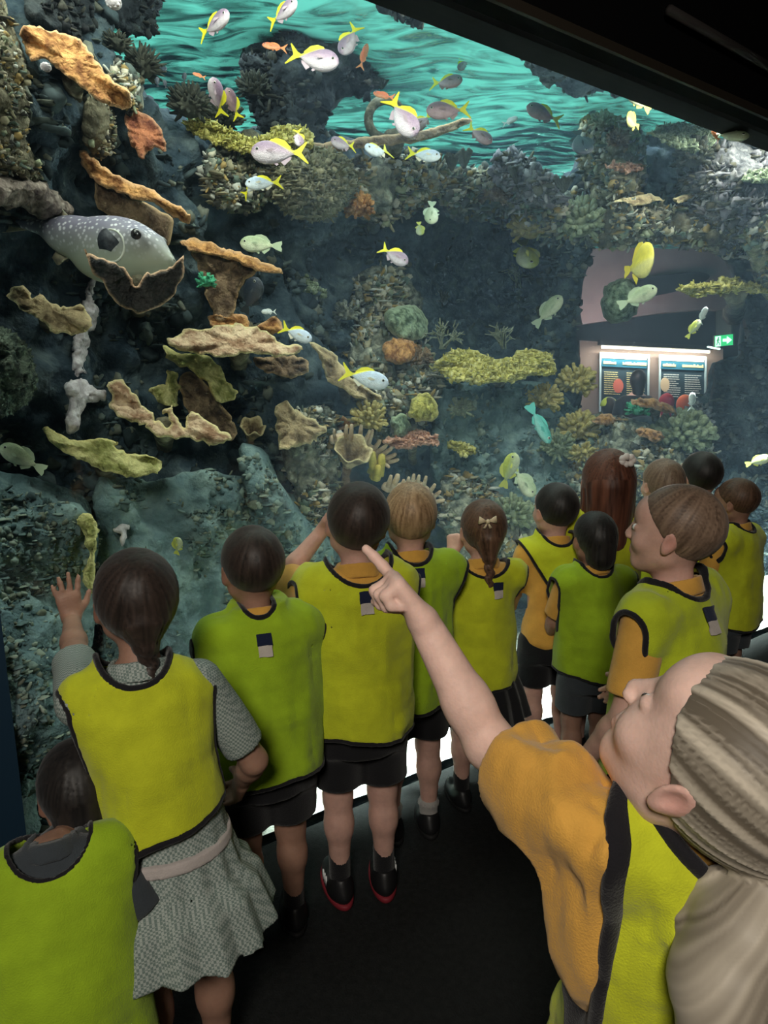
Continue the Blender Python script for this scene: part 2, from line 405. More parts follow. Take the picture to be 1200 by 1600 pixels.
struct(gbox('ceiling', -4, 7, -6.1, .14, 3.3, 3.4, BLACK), 'black ceiling')
struct(gbox('trim_1', -4, 7, -.075, -.061, TOPW-.0, TOPW+.03, M('bronze trim', (.035, .028, .02), .5)), 'thin bronze edge along the top of the window')
# faint conduit rail running across the dark wall
gb = MB(); pA = G(1045, 15, -.10); pB = G(1215, 112, -.10); gb.tube([pA, (pA+pB)/2, pB], .016, 8)
tag(gb.build('conduit', M('grey conduit', (.035, .030, .028), .8)), 'grey conduit on the black wall in the top right corner', 'conduit')
# tank shell
struct(gbox('wall_tank_left', -3.2, -3.1, .14, 3.6, -.1, WATER+.25, TANKW))
struct(gbox('floor_tank', -3.2, 8, .031, 3.6, -.12, -.02, TANKW))
# window pane
gm = bpy.data.materials.new('acrylic window'); gm.use_nodes = True; nt = gm.node_tree; nt.nodes.clear()
o_ = nt.nodes.new('ShaderNodeOutputMaterial'); mx = nt.nodes.new('ShaderNodeMixShader'); tr = nt.nodes.new('ShaderNodeBsdfTransparent'); gl = nt.nodes.new('ShaderNodeBsdfGlossy')
gl.inputs['Roughness'].default_value = .02; lw = nt.nodes.new('ShaderNodeLayerWeight'); lw.inputs[0].default_value = .06
tr.inputs[0].default_value = (.95, .99, .98, 1)
mx.inputs[0].default_value = .025; nt.links.new(tr.outputs[0], mx.inputs[1]); nt.links.new(gl.outputs[0], mx.inputs[2]); nt.links.new(mx.outputs[0], o_.inputs[0])
struct(gbox('window_1', A0, A1, .0, .03, 0.0, TOPW, gm), 'tall clear acrylic aquarium window')

# water surface
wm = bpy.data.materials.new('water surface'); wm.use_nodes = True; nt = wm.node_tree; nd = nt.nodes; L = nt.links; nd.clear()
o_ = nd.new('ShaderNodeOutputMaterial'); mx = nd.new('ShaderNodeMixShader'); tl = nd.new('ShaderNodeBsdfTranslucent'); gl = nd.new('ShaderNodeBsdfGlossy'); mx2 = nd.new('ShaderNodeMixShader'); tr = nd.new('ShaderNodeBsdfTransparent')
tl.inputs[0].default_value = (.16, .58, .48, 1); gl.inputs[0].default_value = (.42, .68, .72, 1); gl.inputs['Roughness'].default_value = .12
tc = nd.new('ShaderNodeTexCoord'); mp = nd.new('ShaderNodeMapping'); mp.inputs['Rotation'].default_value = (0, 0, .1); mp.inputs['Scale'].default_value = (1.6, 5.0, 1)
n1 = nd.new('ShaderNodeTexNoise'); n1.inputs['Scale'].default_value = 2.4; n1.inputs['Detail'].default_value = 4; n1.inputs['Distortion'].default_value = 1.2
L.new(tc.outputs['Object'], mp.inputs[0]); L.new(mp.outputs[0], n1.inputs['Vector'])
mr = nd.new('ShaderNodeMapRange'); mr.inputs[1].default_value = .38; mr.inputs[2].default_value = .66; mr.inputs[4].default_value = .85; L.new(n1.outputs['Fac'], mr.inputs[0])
n3 = nd.new('ShaderNodeTexNoise'); n3.inputs['Scale'].default_value = .9; n3.inputs['Detail'].default_value = 2; n3.inputs['Distortion'].default_value = .6; L.new(tc.outputs['Object'], n3.inputs['Vector'])  # large fixed noise patches put in for dark reflections on the surface
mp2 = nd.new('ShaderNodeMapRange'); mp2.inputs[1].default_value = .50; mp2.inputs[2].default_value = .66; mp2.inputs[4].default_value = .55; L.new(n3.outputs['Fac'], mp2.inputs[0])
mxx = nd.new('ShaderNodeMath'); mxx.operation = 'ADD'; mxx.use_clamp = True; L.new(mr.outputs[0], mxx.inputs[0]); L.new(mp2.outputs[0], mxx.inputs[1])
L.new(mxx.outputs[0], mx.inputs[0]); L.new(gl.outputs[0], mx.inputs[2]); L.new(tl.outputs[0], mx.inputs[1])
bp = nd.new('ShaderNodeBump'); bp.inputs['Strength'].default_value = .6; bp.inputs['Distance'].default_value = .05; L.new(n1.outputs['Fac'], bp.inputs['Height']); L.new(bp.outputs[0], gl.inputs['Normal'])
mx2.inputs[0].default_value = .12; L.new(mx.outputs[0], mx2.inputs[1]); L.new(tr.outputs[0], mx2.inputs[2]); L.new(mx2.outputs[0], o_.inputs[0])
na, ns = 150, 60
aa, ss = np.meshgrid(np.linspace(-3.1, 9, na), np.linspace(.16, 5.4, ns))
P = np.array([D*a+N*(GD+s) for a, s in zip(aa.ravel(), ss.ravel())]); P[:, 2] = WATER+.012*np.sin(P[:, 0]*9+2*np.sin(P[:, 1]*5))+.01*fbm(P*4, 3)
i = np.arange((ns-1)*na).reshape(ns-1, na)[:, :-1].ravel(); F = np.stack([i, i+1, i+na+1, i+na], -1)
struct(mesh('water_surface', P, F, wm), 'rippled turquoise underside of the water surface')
# the water itself: a thin bluish haze
vm = bpy.data.materials.new('tank water'); vm.use_nodes = True; nt = vm.node_tree; nt.nodes.clear()
o_ = nt.nodes.new('ShaderNodeOutputMaterial'); vs = nt.nodes.new('ShaderNodeVolumeScatter'); va = nt.nodes.new('ShaderNodeVolumeAbsorption'); ad = nt.nodes.new('ShaderNodeAddShader')
vs.inputs['Color'].default_value = (.42, .60, .80, 1); vs.inputs['Density'].default_value = .014; vs.inputs['Anisotropy'].default_value = .0
va.inputs['Color'].default_value = (.45, .88, .92, 1); va.inputs['Density'].default_value = .05
nt.links.new(vs.outputs[0], ad.inputs[0]); nt.links.new(va.outputs[0], ad.inputs[1]); nt.links.new(ad.outputs[0], o_.inputs['Volume'])
wt = struct(gbox('water', -3.05, 8.0, .035, 3.3, .0, WATER-.04, vm), 'clear blue green tank water')

# ------------------------------------------------------------------ the reef behind
CP = [(0, 200, .55), (0, 600, .75), (0, 1100, .35), (200, 300, .95), (250, 500, 1.0), (150, 900, .7), (330, 800, .85), (420, 600, 1.05), (450, 300, 1.25), (450, 100, 1.5),
      (560, 450, 1.7), (600, 700, 1.25), (560, 900, 1.0), (760, 420, 2.5), (700, 250, 1.5), (760, 700, 1.45), (900, 300, 1.3), (880, 620, 1.5), (1000, 300, 1.05), (1180, 300, .75), (1000, 750, .95), (1180, 600, .85), (1100, 800, .8), (800, 900, 1.0), (600, 1300, .75), (300, 1300, .6), (1150, 1000, .7)]
def ws(px, py):
    px = np.asarray(px, float); py = np.asarray(py, float); num = 0; den = 0
    for x, y, v in CP:
        wgt = 1/(((px-x)**2+(py-y)**2)/1e4+.25)**1.8; num = num+wgt*v; den = den+wgt
    return num/den
HOLE = [(900, 392), (960, 376), (1040, 380), (1122, 392), (1150, 440), (1156, 500), (1154, 556), (1112, 566), (1104, 612), (1060, 655), (1000, 650), (950, 660), (908, 645), (904, 540)]
bp_ = [(-90, -90), (190, -90), (178, 30), (176, 80), (196, 120), (225, 150), (258, 178), (300, 200), (345, 205), (420, 205), (500, 208), (560, 220), (640, 232), (688, 262), (730, 268), (765, 258), (800, 240), (835, 262), (872, 290), (898, 250), (905, 195), (940, 160), (985, 150), (1010, 185), (1060, 205), (1110, 195), (1150, 200), (1210, 215), (1300, 240), (1300, 1120), (1010, 1110), (700, 1130), (430, 1230), (300, 1420), (-90, 1560)]
struct(slab('reef_wall', bp_, .12, .16, R_BLUE, g=4.5, back=.3, R=40, amp=.10, sc=4.2, oct=6, hole=HOLE, sfun=ws, cell=.11, cellsc=5.5, jit=7), 'dark blue grey reef rock wall at the back of the tank')
grow(S.objects['reef_wall'], 3200, .022, 'blue', thr=.0)
struct(gbox('wall_tank_back', -3.2, 3.6, 3.3, 3.4, -.1, WATER-.45, TANKW))
# sand
na, ns = 220, 26
aa, ss = np.meshgrid(np.linspace(-3, 7.9, na), np.linspace(.032, 1.1, ns))
P = np.array([D*a+N*(GD+s) for a, s in zip(aa.ravel(), ss.ravel())]); q = P*14; P[:, 2] = .012+.012*fbm(q, 3)+.02*(ss.ravel()-.1)
i = np.arange((ns-1)*na).reshape(ns-1, na)[:, :-1].ravel(); F = np.stack([i, i+1, i+na+1, i+na], -1)
tag(mesh('sand', P, F, SAND), 'bright white coral sand along the bottom of the tank window', 'sand', kind='stuff')

# ------------------------------------------------------------------ rocks
def rock(poly, ds, thick, mat, label, **k):
    k.setdefault('amp', .04); k.setdefault('sc', 9); k.setdefault('oct', 6); k.setdefault('g', 3.2); k['amp'] *= 1.25; k['cell'] = k.get('cell', 0)*1.25; k.setdefault('jit', 4); k.setdefault('back', .2)
    name = k.pop('name', 'rock'); cat = k.pop('cat', 'rock')
    c = np.mean(np.array(poly, float), 0)
    fl = k.pop('flat', False)
    sa = k.pop('sabs', None)
    o = slab(name, poly, sa if sa is not None else ds, thick, mat, sfun=None if sa is not None else ws, **k)
    n_ = k_grow.get(mat.name)
    if n_ and name == 'rock' and not fl:
        w_ = np.ptp(np.array(poly, float), 0); n2 = int(n_[0]*w_[0]*w_[1]/1000); grow(o, min(n2, 1500), n_[1]*pxsize(G(c[0], c[1], float(ws(*c)))), n_[2])
    return tag(o, label, cat)
k_grow = {R_BLUE.name: (14, 5, 'blue'), R_TEAL.name: (8, 4, 'teal'), R_RUB.name: (45, 4.6, 'rub'), R_BROWN.name: (25, 4, 'rub'), R_DARK.name: (14, 5, 'dark'), R_LAV.name: (40, 4.5, 'lav'), R_GREEN.name: (20, 4, 'rub')}
rock([(-80, -60), (-10, -30), (18, 40), (38, 90), (42, 150), (36, 200), (48, 240), (66, 280), (30, 292), (-30, 290), (-90, 300)], -.12, .20, R_BROWN, 'tall rounded grey rock column in the top left corner', cell=.04, cellsc=9)
rock([(50, -60), (170, -60), (140, 20), (150, 45), (120, 62), (70, 45), (40, 20)], -.05, .12, R_DARK, 'dark rock overhang at the top above the upper orange plate coral')
rock([(-60, 285), (10, 278), (60, 285), (95, 305), (118, 332), (70, 345), (20, 322), (-60, 330)], -.25, .14, R_PINK, 'speckled pinkish boulder above the tail of the big spotted pufferfish', cell=.02, cellsc=18)
rock([(138, 155), (170, 165), (182, 210), (165, 250), (140, 245), (128, 210)], -.12, .12, R_BROWN, 'small grey encrusted rock between the two upper orange plate corals', cell=.03, cellsc=14)
rock([(180, 95), (205, 105), (222, 130), (225, 170), (205, 180), (180, 150), (165, 115)], -.08, .12, R_RUB, 'rounded grey rock right of the top orange plate coral', amp=.02)
rock([(-90, 740), (-20, 730), (60, 745), (130, 775), (152, 830), (150, 900), (150, 990), (120, 1060), (130, 1130), (120, 1180), (60, 1250), (50, 1300), (-90, 1500)], -.2, .16, R_TEAL, 'pale teal rock in the lower left corner of the window', cell=.06, cellsc=6, amp=.045, g=4)
rock([(155, 745), (230, 755), (300, 735), (360, 740), (430, 760), (500, 800), (520, 870), (500, 960), (440, 1040), (330, 1120), (200, 1180), (150, 1100), (165, 950), (145, 850)], -.10, .14, R_TEAL, 'broad dark teal rock face behind the heads of the two dark haired children', amp=.05, sc=7, cell=.05, cellsc=8)
rock([(375, 700), (415, 705), (440, 760), (500, 830), (520, 900), (470, 880), (400, 800)], -.18, .10, R_TEAL, 'slanting grey ridge below the buff fan coral', amp=.03)
rock([(325, 225), (400, 235), (450, 240), (480, 260), (430, 300), (400, 330), (350, 330), (325, 290)], -.12, .10, R_RUB, 'pale grey rubble under the upper mustard plate coral', cell=.05, cellsc=12)
rock([(432, 250), (460, 232), (500, 230), (540, 245), (556, 275), (552, 310), (525, 335), (490, 345), (455, 335), (430, 310)], -.25, .16, R_GREEN, 'large olive brown sponge dome in the upper centre of the reef', name='sponge', cat='sponge', cell=.02, cellsc=28, amp=.03, sc=16)
grow(S.objects['sponge'], 1400, .011, 'olive', cl=30., thr=-.5)
rock([(555, 255), (600, 245), (660, 240), (700, 262), (690, 300), (650, 330), (600, 350), (560, 335)], -.15, .12, R_RUB, 'knobbly brown rock shelf right of the olive sponge dome', cell=.06, cellsc=11)
rock([(690, 270), (730, 262), (790, 268), (850, 290), (905, 300), (950, 330), (960, 375), (900, 385), (830, 365), (760, 345), (700, 340)], -.12, .14, R_RUB, 'long rubble ledge above the dark cave', cell=.07, cellsc=9, amp=.05)
rock([(792, 235), (830, 250), (870, 285), (880, 320), (820, 325), (780, 300), (770, 262)], -.22, .12, R_LAV, 'pale grey rock mound at the foot of the turquoise opening', cell=.04, cellsc=14)
rock([(800, 350), (860, 340), (920, 370), (915, 430), (890, 520), (850, 560), (812, 500), (800, 420)], -.10, .16, R_BLUE, 'dark mossy rock pillar right of the cave', cell=.05, cellsc=10)
rock([(905, 190), (930, 172), (965, 180), (1000, 200), (1010, 250), (1000, 300), (950, 330), (920, 320), (905, 260)], -.15, .16, R_GREEN, 'upright ridged green rock in the upper right', cell=.05, cellsc=9)
rock([(1060, 240), (1100, 225), (1150, 215), (1200, 230), (1290, 240), (1290, 400), (1200, 410), (1130, 390), (1070, 350)], -.15, .20, R_LAV, 'lavender grey craggy rock at the right edge', cell=.07, cellsc=9, amp=.05)
rock([(960, 310), (1040, 320), (1110, 340), (1160, 370), (1140, 400), (1060, 385), (980, 385), (930, 380)], -.18, .14, R_BROWN, 'brown rock ledge above the far viewing window', cell=.05, cellsc=10)
rock([(1160, 340), (1200, 330), (1290, 330), (1290, 500), (1200, 470), (1170, 410)], -.3, .1, R_GREEN, 'pale green curved rock stem at the right edge below the lavender rock', amp=.02)
rock([(1166, 470), (1200, 462), (1290, 460), (1290, 760), (1180, 770), (1110, 740), (1104, 660), (1112, 600), (1120, 566), (1158, 552)], -.05, .22, R_DARK, 'dark rock pillar behind the exit sign side of the tank', cell=.04, cellsc=8, amp=.04)
rock([(560, 430), (620, 420), (660, 470), (650, 520), (680, 560), (690, 620), (650, 680), (600, 690), (560, 640), (545, 560), (555, 490)], -.05, .22, R_RUB, 'heap of grey encrusted rubble below the reef centre', cell=.08, cellsc=10, amp=.05)
rock([(455, 420), (520, 430), (560, 450), (550, 520), (520, 540), (480, 510), (450, 470)], -.05, .14, R_BLUE, 'blue grey boulders left of the rubble heap', cell=.08, cellsc=8)
rock([(690, 590), (760, 600), (850, 600), (900, 640), (910, 720), (880, 800), (820, 840), (740, 830), (690, 780), (670, 720), (680, 650)], -.08, .24, R_TEAL, 'large blue green rock mass under the mustard table coral', cell=.07, cellsc=9, amp=.05)
rock([(690, 750), (740, 740), (790, 770), (840, 790), (880, 840), (860, 900), (760, 900), (700, 850)], -.2, .16, R_RUB, 'pale green encrusted rock behind the girl with the pale bow', cell=.07, cellsc=11)
rock([(900, 655), (960, 650), (1020, 665), (1100, 690), (1130, 740), (1130, 860), (980, 850), (900, 830), (880, 740)], -.12, .18, R_RUB, 'rubble slope below the far viewing window', cell=.08, cellsc=10, amp=.05)
rock([(470, 640), (520, 640), (530, 720), (520, 800), (490, 830), (455, 760), (440, 690)], -.14, .14, R_RUB, 'crusty cream rock spine between the buff fan coral and the cup coral', cell=.06, cellsc=14, amp=.04)
rock([(1060, 720), (1130, 715), (1220, 725), (1290, 740), (1290, 1000), (1180, 1010), (1130, 900)], -.1, .16, R_BLUE, 'blue grey rock at the far right behind the last children', cell=.05, cellsc=9)
# hanging reef mass that hides part of the water surface
rock([(385, -70), (600, -70), (590, 20), (610, 60), (608, 110), (585, 140), (545, 150), (520, 170), (500, 215), (440, 220), (400, 190), (380, 130), (375, 90), (402, 40)], .0, .3, R_DARK, 'dark hanging reef mass between the two turquoise openings', cell=.05, cellsc=8, amp=.06)
rock([(175, -60), (240, -60), (250, 10), (235, 30), (245, 48), (215, 55), (185, 45), (165, 10)], -.02, .14, R_DARK, 'dark ragged rock left of the first turquoise opening', cell=.05, cellsc=10)
rock([(575, -70), (840, -70), (835, 20), (770, 30), (700, 15), (640, 30), (590, 10)], .35, .14, R_DARK, 'dark rock above the second turquoise opening', cell=.04, cellsc=8, sabs=.5)
rock([(790, 20), (900, 40), (1010, 60), (1120, 120), (1200, 170), (1120, 190), (1060, 165), (1010, 150), (950, 140), (900, 150), (860, 125), (815, 90)], .5, .12, R_BLUE, 'ledge shape added for the misty reflection just under the sloping top edge of the window', cell=.05, cellsc=8, sabs=.5)  # rock shape standing in for a grey blue reflection in the water surface
# ------------------------------------------------------------------ plate corals and mounds
GR = None
def plate(poly, ds, mat, label, thick=.02, tilt=.10, R=7, ripple=.03, stem=True, name='plate_coral', cat='coral', **k):
    k.setdefault('g', 2.5); k.setdefault('amp', .016); k.setdefault('sc', 34); k.setdefault('jit', 4.5); k.setdefault('rimw', 5); k.setdefault('back', .03); k.setdefault('warp', .03)
    c = np.mean(np.array(poly, float), 0); h = np.ptp(np.array(poly, float)[:, 1])
    s0 = float(ws(*c))-ds
    o = slab(name, poly, s0, thick, mat, tilt=tilt, R=R, ripple=ripple, **k); tag(o, label, cat)
    if stem:                          # the stalk that ties it to the rock
        p0 = G(c[0], c[1]+h*.15, s0+.05); p1 = G(c[0], c[1]+h*.25+18, s0+ds*.6+.05); p2 = G(c[0], c[1]+h*.3+30, s0+ds+.10)
        m = MB(); r = .10*min(np.ptp(np.array(poly, float)[:, 0]), 180)*pxsize(p0)*1.2; m.tube([p0, (p0+p1)/2, p1, (p1+p2)/2, p2], [r*.9, r*.7, r*.6, r*.8, r*1.1], 9)
        m.build('stalk', R_BROWN, o)
    pg = {K_MUS.name: ('mus', 9, 2.6), K_PINK.name: ('pink', 5, 2.2), K_GRN.name: ('grn', 5, 2.4)}.get(mat.name)
    if pg and name == 'plate_coral': grow(o, int(np.ptp(np.array(poly, float)[:, 0])*pg[1]), pg[2]*pxsize(G(c[0], c[1], s0)), pg[0], cl=30., thr=-.6, up=.9)
    return o
plate([(32, 50), (45, 38), (70, 46), (110, 55), (130, 70), (150, 95), (175, 125), (200, 143), (204, 168), (190, 168), (160, 158), (130, 140), (95, 110), (72, 95), (50, 95), (38, 78)], .28, K_OR, 'long orange plate coral slanting across the top left', tilt=.12)
plate([(195, 170), (222, 176), (250, 198), (262, 237), (240, 232), (222, 250), (212, 235), (200, 210)], .18, K_RUST, 'dark rust coral just right of the end of the top orange plate')
plate([(122, 235), (138, 240), (165, 262), (200, 283), (240, 297), (270, 318), (297, 335), (292, 348), (265, 335), (235, 315), (200, 306), (160, 290), (140, 272), (125, 252)], .30, K_OR, 'narrow orange plate coral above the head of the spotted pufferfish', tilt=.14)
rock([(150, 285), (200, 305), (262, 335), (270, 360), (262, 385), (235, 370), (190, 350), (155, 325)], -.24, .05, K_BRN, 'brown underside growth below the narrow orange plate coral', name='coral', cat='coral', amp=.01)
plate([(288, 195), (310, 187), (345, 195), (400, 214), (440, 198), (480, 200), (492, 220), (484, 236), (440, 244), (380, 238), (330, 220), (300, 208)], .30, K_MUS, 'mustard plate coral in the upper centre left below the first turquoise opening', tilt=.16)
plate([(130, 393), (160, 405), (188, 412), (203, 430), (215, 444), (228, 430), (245, 424), (262, 420), (288, 398), (282, 440), (250, 478), (205, 488), (165, 450)], .80, K_BOWL, 'dark bowl coral with a wavy orange rim right under the spotted pufferfish', tilt=-.05, rimw=4, ripple=.01)
plate([(280, 378), (312, 373), (340, 385), (368, 389), (400, 406), (438, 420), (436, 428), (400, 422), (365, 407), (340, 402), (300, 394)], .30, K_OR, 'orange rimmed plate coral right of the pufferfish head', tilt=.12, thick=.02)
plate([(300, 390), (365, 402), (402, 420), (378, 445), (364, 490), (342, 502), (325, 470), (308, 420)], .20, K_BRN, 'brown fan shaped coral hanging under the orange rimmed plate', tilt=.04)
plate([(15, 452), (30, 444), (44, 452), (52, 465), (66, 459), (80, 474), (100, 480), (125, 476), (143, 500), (140, 515), (110, 523), (85, 518), (60, 500), (30, 482), (14, 466)], .25, K_CUP, 'curled buff plate coral at the left above the brain coral', tilt=.18)
rock([(-40, 520), (10, 520), (40, 545), (52, 585), (44, 620), (10, 645), (-40, 640)], -.3, .16, K_BRAIN, 'dark green brain coral with winding ridges at the left edge', name='brain_coral', cat='coral', amp=.022, sc=38, oct=2, ridge=True, g=2.2, jit=1)
plate([(262, 532), (290, 515), (330, 512), (370, 505), (410, 515), (440, 535), (470, 540), (468, 552), (440, 556), (400, 552), (360, 558), (320, 556), (285, 548)], .34, K_PEACH, 'wide peach plate coral in the middle left', tilt=.2, ripple=.03)
plate([(325, 500), (350, 492), (385, 494), (392, 512), (430, 494), (442, 520), (400, 524), (350, 518)], .24, K_OR, 'small upright orange tier on top of the wide peach plate coral', tilt=.08)
plate([(395, 560), (440, 556), (478, 560), (480, 580), (455, 590), (410, 578)], .22, K_BRN, 'brown lower tier under the right end of the wide peach plate coral', tilt=.1)
plate([(258, 538), (285, 552), (335, 562), (352, 590), (370, 615), (345, 632), (320, 600), (290, 575), (262, 556)], .20, K_YEL, 'yellow green crusty coral hanging below the wide peach plate coral', tilt=.06, ripple=.04)
plate([(255, 600), (262, 580), (275, 578), (280, 600), (278, 630), (250, 628), (232, 606)], .18, K_YEL, 'small yellow upright coral above the ruffled peach coral')
plate([(282, 592), (300, 582), (330, 610), (360, 650), (372, 672), (360, 690), (330, 670), (300, 650), (284, 620)], .20, K_BRN, 'smooth dark brown leaf coral behind the ruffled peach coral', tilt=.05)
plate([(166, 600), (190, 594), (208, 612), (225, 635), (245, 655), (262, 668), (266, 652), (252, 642), (268, 636), (278, 655), (288, 668), (300, 642), (330, 664), (362, 682), (350, 694), (330, 696), (300, 686), (280, 688), (245, 680), (225, 664), (195, 655), (172, 640), (176, 620)], .34, K_PEACH, 'ruffled peach coral with folded lobes left of the reef centre', tilt=.15, ripple=.03)
plate([(65, 670), (90, 676), (120, 690), (140, 685), (183, 688), (178, 698), (200, 708), (228, 712), (252, 724), (244, 738), (205, 746), (165, 738), (130, 722), (92, 702)], .34, K_YEL, 'yellow half moon plate coral low at the left', tilt=.16)
plate([(485, 533), (510, 545), (530, 562), (548, 590), (575, 605), (596, 622), (590, 629), (560, 622), (530, 606), (510, 590), (500, 560)], .34, K_CUP, 'long buff plate coral slanting behind the blue white fish', tilt=.12)
plate([(432, 640), (445, 625), (460, 640), (480, 650), (506, 668), (498, 685), (470, 695), (442, 702), (434, 680)], .28, K_CUP, 'folded buff fan coral at the centre left', tilt=.18, ripple=.03)
plate([(520, 646), (545, 655), (560, 650), (550, 668), (522, 670)], .2, K_OR, 'small orange funnel coral above the cup coral', tilt=.05)
plate([(676, 572), (690, 556), (715, 547), (742, 548), (765, 560), (790, 560), (812, 548), (840, 546), (862, 556), (869, 574), (862, 588), (840, 583), (820, 592), (790, 596), (750, 600), (712, 594), (690, 582)], .48, K_MUS, 'big mustard table coral right of the reef centre', thick=.06, tilt=.45, R=14, amp=.012, sc=50)
plate([(600, 686), (625, 680), (650, 672), (672, 676), (688, 690), (665, 696), (640, 700), (612, 696)], .36, K_PINK, 'salmon pink plate coral above the finger coral', tilt=.3)
plate([(700, 694), (712, 690), (732, 696), (742, 704), (730, 710), (712, 706)], .34, K_MUS, 'tiny mustard plate coral right of the salmon pink plate', tilt=.3)
plate([(456, 436), (475, 432), (495, 444), (510, 458), (500, 465), (480, 458), (462, 448)], .2, K_GRN, 'grey green saucer coral above the two tailed blue boulders', tilt=.15)
plate([(1060, 452), (1080, 444), (1110, 440), (1150, 432), (1162, 443), (1200, 444), (1240, 446), (1240, 458), (1200, 460), (1150, 456), (1120, 460), (1085, 462)], .36, K_MUS, 'long mustard plate coral at the right edge above the exit sign', tilt=.3, thick=.04)
plate([(1012, 206), (1030, 196), (1060, 193), (1100, 192), (1122, 202), (1118, 222), (1100, 236), (1060, 232), (1030, 216)], .34, K_GRN, 'green table coral in the upper right corner', tilt=.3)
plate([(944, 261), (960, 254), (985, 253), (1002, 262), (985, 269), (960, 267)], .3, K_PINK, 'small pinkish plate coral under the yellow fish in the upper right', tilt=.3)
plate([(962, 312), (985, 308), (1020, 306), (1042, 312), (1020, 317), (985, 318)], .3, K_CUP, 'thin buff ledge coral below the small pinkish plate', tilt=.3)
plate([(1050, 312), (1070, 302), (1092, 297), (1088, 306), (1064, 318)], .3, K_CUP, 'thin buff ledge coral right of the other thin ledge', tilt=.3)
plate([(1158, 276), (1180, 265), (1240, 262), (1240, 282), (1190, 286), (1165, 284)], .36, K_GRN, 'green plate coral touching the right edge below the window top', tilt=.3)
plate([(984, 630), (1000, 622), (1025, 626), (1050, 636), (1060, 650), (1040, 646), (1010, 636)], .30, K_OR, 'orange arched plate coral in front of the far info boards', tilt=.2)
plate([(926, 655), (942, 648), (958, 648), (972, 656), (958, 664), (938, 664)], .3, K_OR, 'small orange disc coral left of the arched orange plate', tilt=.3)
plate([(991, 674), (1005, 668), (1030, 672), (1040, 684), (1020, 690), (1000, 682)], .3, K_OR, 'flat orange coral beside the grey green thicket', tilt=.3)
plate([(478, 224), (530, 220), (580, 212), (640, 208), (690, 196), (730, 183), (735, 192), (700, 208), (650, 222), (600, 228), (540, 236), (490, 232)], .35, K_BRN, 'long brown arm of coral reaching across the second turquoise opening', tilt=.2, R=5, jit=3)
plate([(925, 125), (945, 118), (948, 138), (930, 146), (920, 138)], .3, K_YEL, 'little yellow coral just below the window top', tilt=.1)
plate([(935, 98), (960, 100), (990, 118), (975, 122), (945, 112)], .3, K_YEL, 'pale yellow ledge touching the sloping window top', tilt=.1)
rock([(600, 490), (622, 478), (650, 478), (668, 500), (664, 526), (640, 532), (622, 528), (604, 512)], -.34, .12, K_GRN, 'grey green boulder coral above the orange brain coral', name='boulder_coral', cat='coral', amp=.02, sc=26, g=2.5, jit=2)
rock([(600, 540), (618, 530), (640, 532), (654, 548), (642, 562), (620, 568), (602, 558)], -.34, .09, K_OR, 'small orange knobbly brain coral', name='brain_coral', cat='coral', amp=.03, sc=34, ridge=True, g=2.2, jit=1)
rock([(638, 636), (650, 618), (670, 616), (684, 634), (678, 654), (656, 660), (642, 652)], -.36, .10, K_MUS, 'small yellow dome coral left of the blue green rock', name='boulder_coral', cat='coral', amp=.02, sc=40, g=2.2)
rock([(610, 656), (626, 648), (640, 660), (636, 680), (618, 682)], -.3, .08, K_GRN, 'small dark green dome coral above the salmon pink plate', name='boulder_coral', cat='coral', amp=.01, g=2.2)
rock([(944, 450), (965, 438), (990, 442), (1000, 470), (985, 500), (955, 505), (940, 480)], -.2, .14, K_GRN, 'round olive dome coral left of the pale fish near the far window', name='boulder_coral', cat='coral', amp=.015, g=2.5)
rock([(150, 180), (100, 420), (145, 440), (148, 520), (140, 600), (120, 640), (108, 600), (118, 520), (125, 450)], -.02, .01, K_WHITE, 'x', amp=.0) if False else None
rock([(138, 440), (150, 442), (150, 490), (138, 530), (132, 580), (118, 590), (114, 560), (122, 520), (128, 480)], -.12, .04, K_WHITE, 'string of pale lilac encrusting coral on the dark rock below the curled buff plate', name='encrusting_coral', cat='coral', amp=.03, sc=40, g=2.5, jit=7)
rock([(102, 600), (125, 593), (150, 605), (165, 618), (150, 630), (132, 628), (125, 665), (112, 680), (100, 660), (106, 630)], -.2, .05, K_WHITE, 'hammer shaped pale crusty coral above the yellow half moon coral', name='encrusting_coral', cat='coral', amp=.03, sc=30, g=2.5, jit=4)
rock([(176, 828), (188, 820), (204, 822), (200, 834), (196, 852), (188, 850), (186, 836)], -.24, .02, K_WHITE, 'small white coral twig above the girl with the braid', name='encrusting_coral', cat='coral', amp=.006, g=2)
rock([(120, 812), (140, 800), (152, 830), (150, 880), (145, 930), (130, 900), (138, 860)], -.34, .04, K_YEL, 'pale yellow crust down the edge of the lower left rock', name='encrusting_coral', cat='coral', amp=.03, sc=30, g=2.5, jit=4)

# ------------------------------------------------------------------ bushes, fingers, twigs
def bush(px, py, r, ds, mat, label, n=70, flat=.8, fl=.34, fr=.10, name='bush_coral', cat='coral', up=.3, seed=1, knob=True):
    rs = random.Random(seed*77+int(px)); c = G(px, py, float(ws(px, py))-ds); R = r*pxsize(c)
    m = MB(); m.ball(c, (R*.72, R*.72, R*.72*flat), 14, 9)
    view = CAM-c; view /= np.linalg.norm(view)
    k = 0
    while k < n:
        v = np.array([rs.gauss(0, 1) for _ in range(3)]); v /= np.linalg.norm(v)
        if v@view < -.45 or v[2] < -.7: continue
        k += 1
        a = c+v*R*.55*np.array([1, 1, flat]); L = R*(.42+fl*rs.random()); d = v+np.array([0, 0, up])+.25*np.array([rs.gauss(0, 1) for _ in range(3)]); d /= np.linalg.norm(d)
        b = a+d*L; rr = R*fr*(.8+.5*rs.random())
        m.tube([a, (a+b)/2, b], [rr*.9, rr, rr*1.1 if knob else rr*.45], 6)
    return tag(m.build(name, mat), label, cat)
bush(900, 598, 26, .30, K_BUSH, 'golden bush coral right of the mustard table coral', 80)
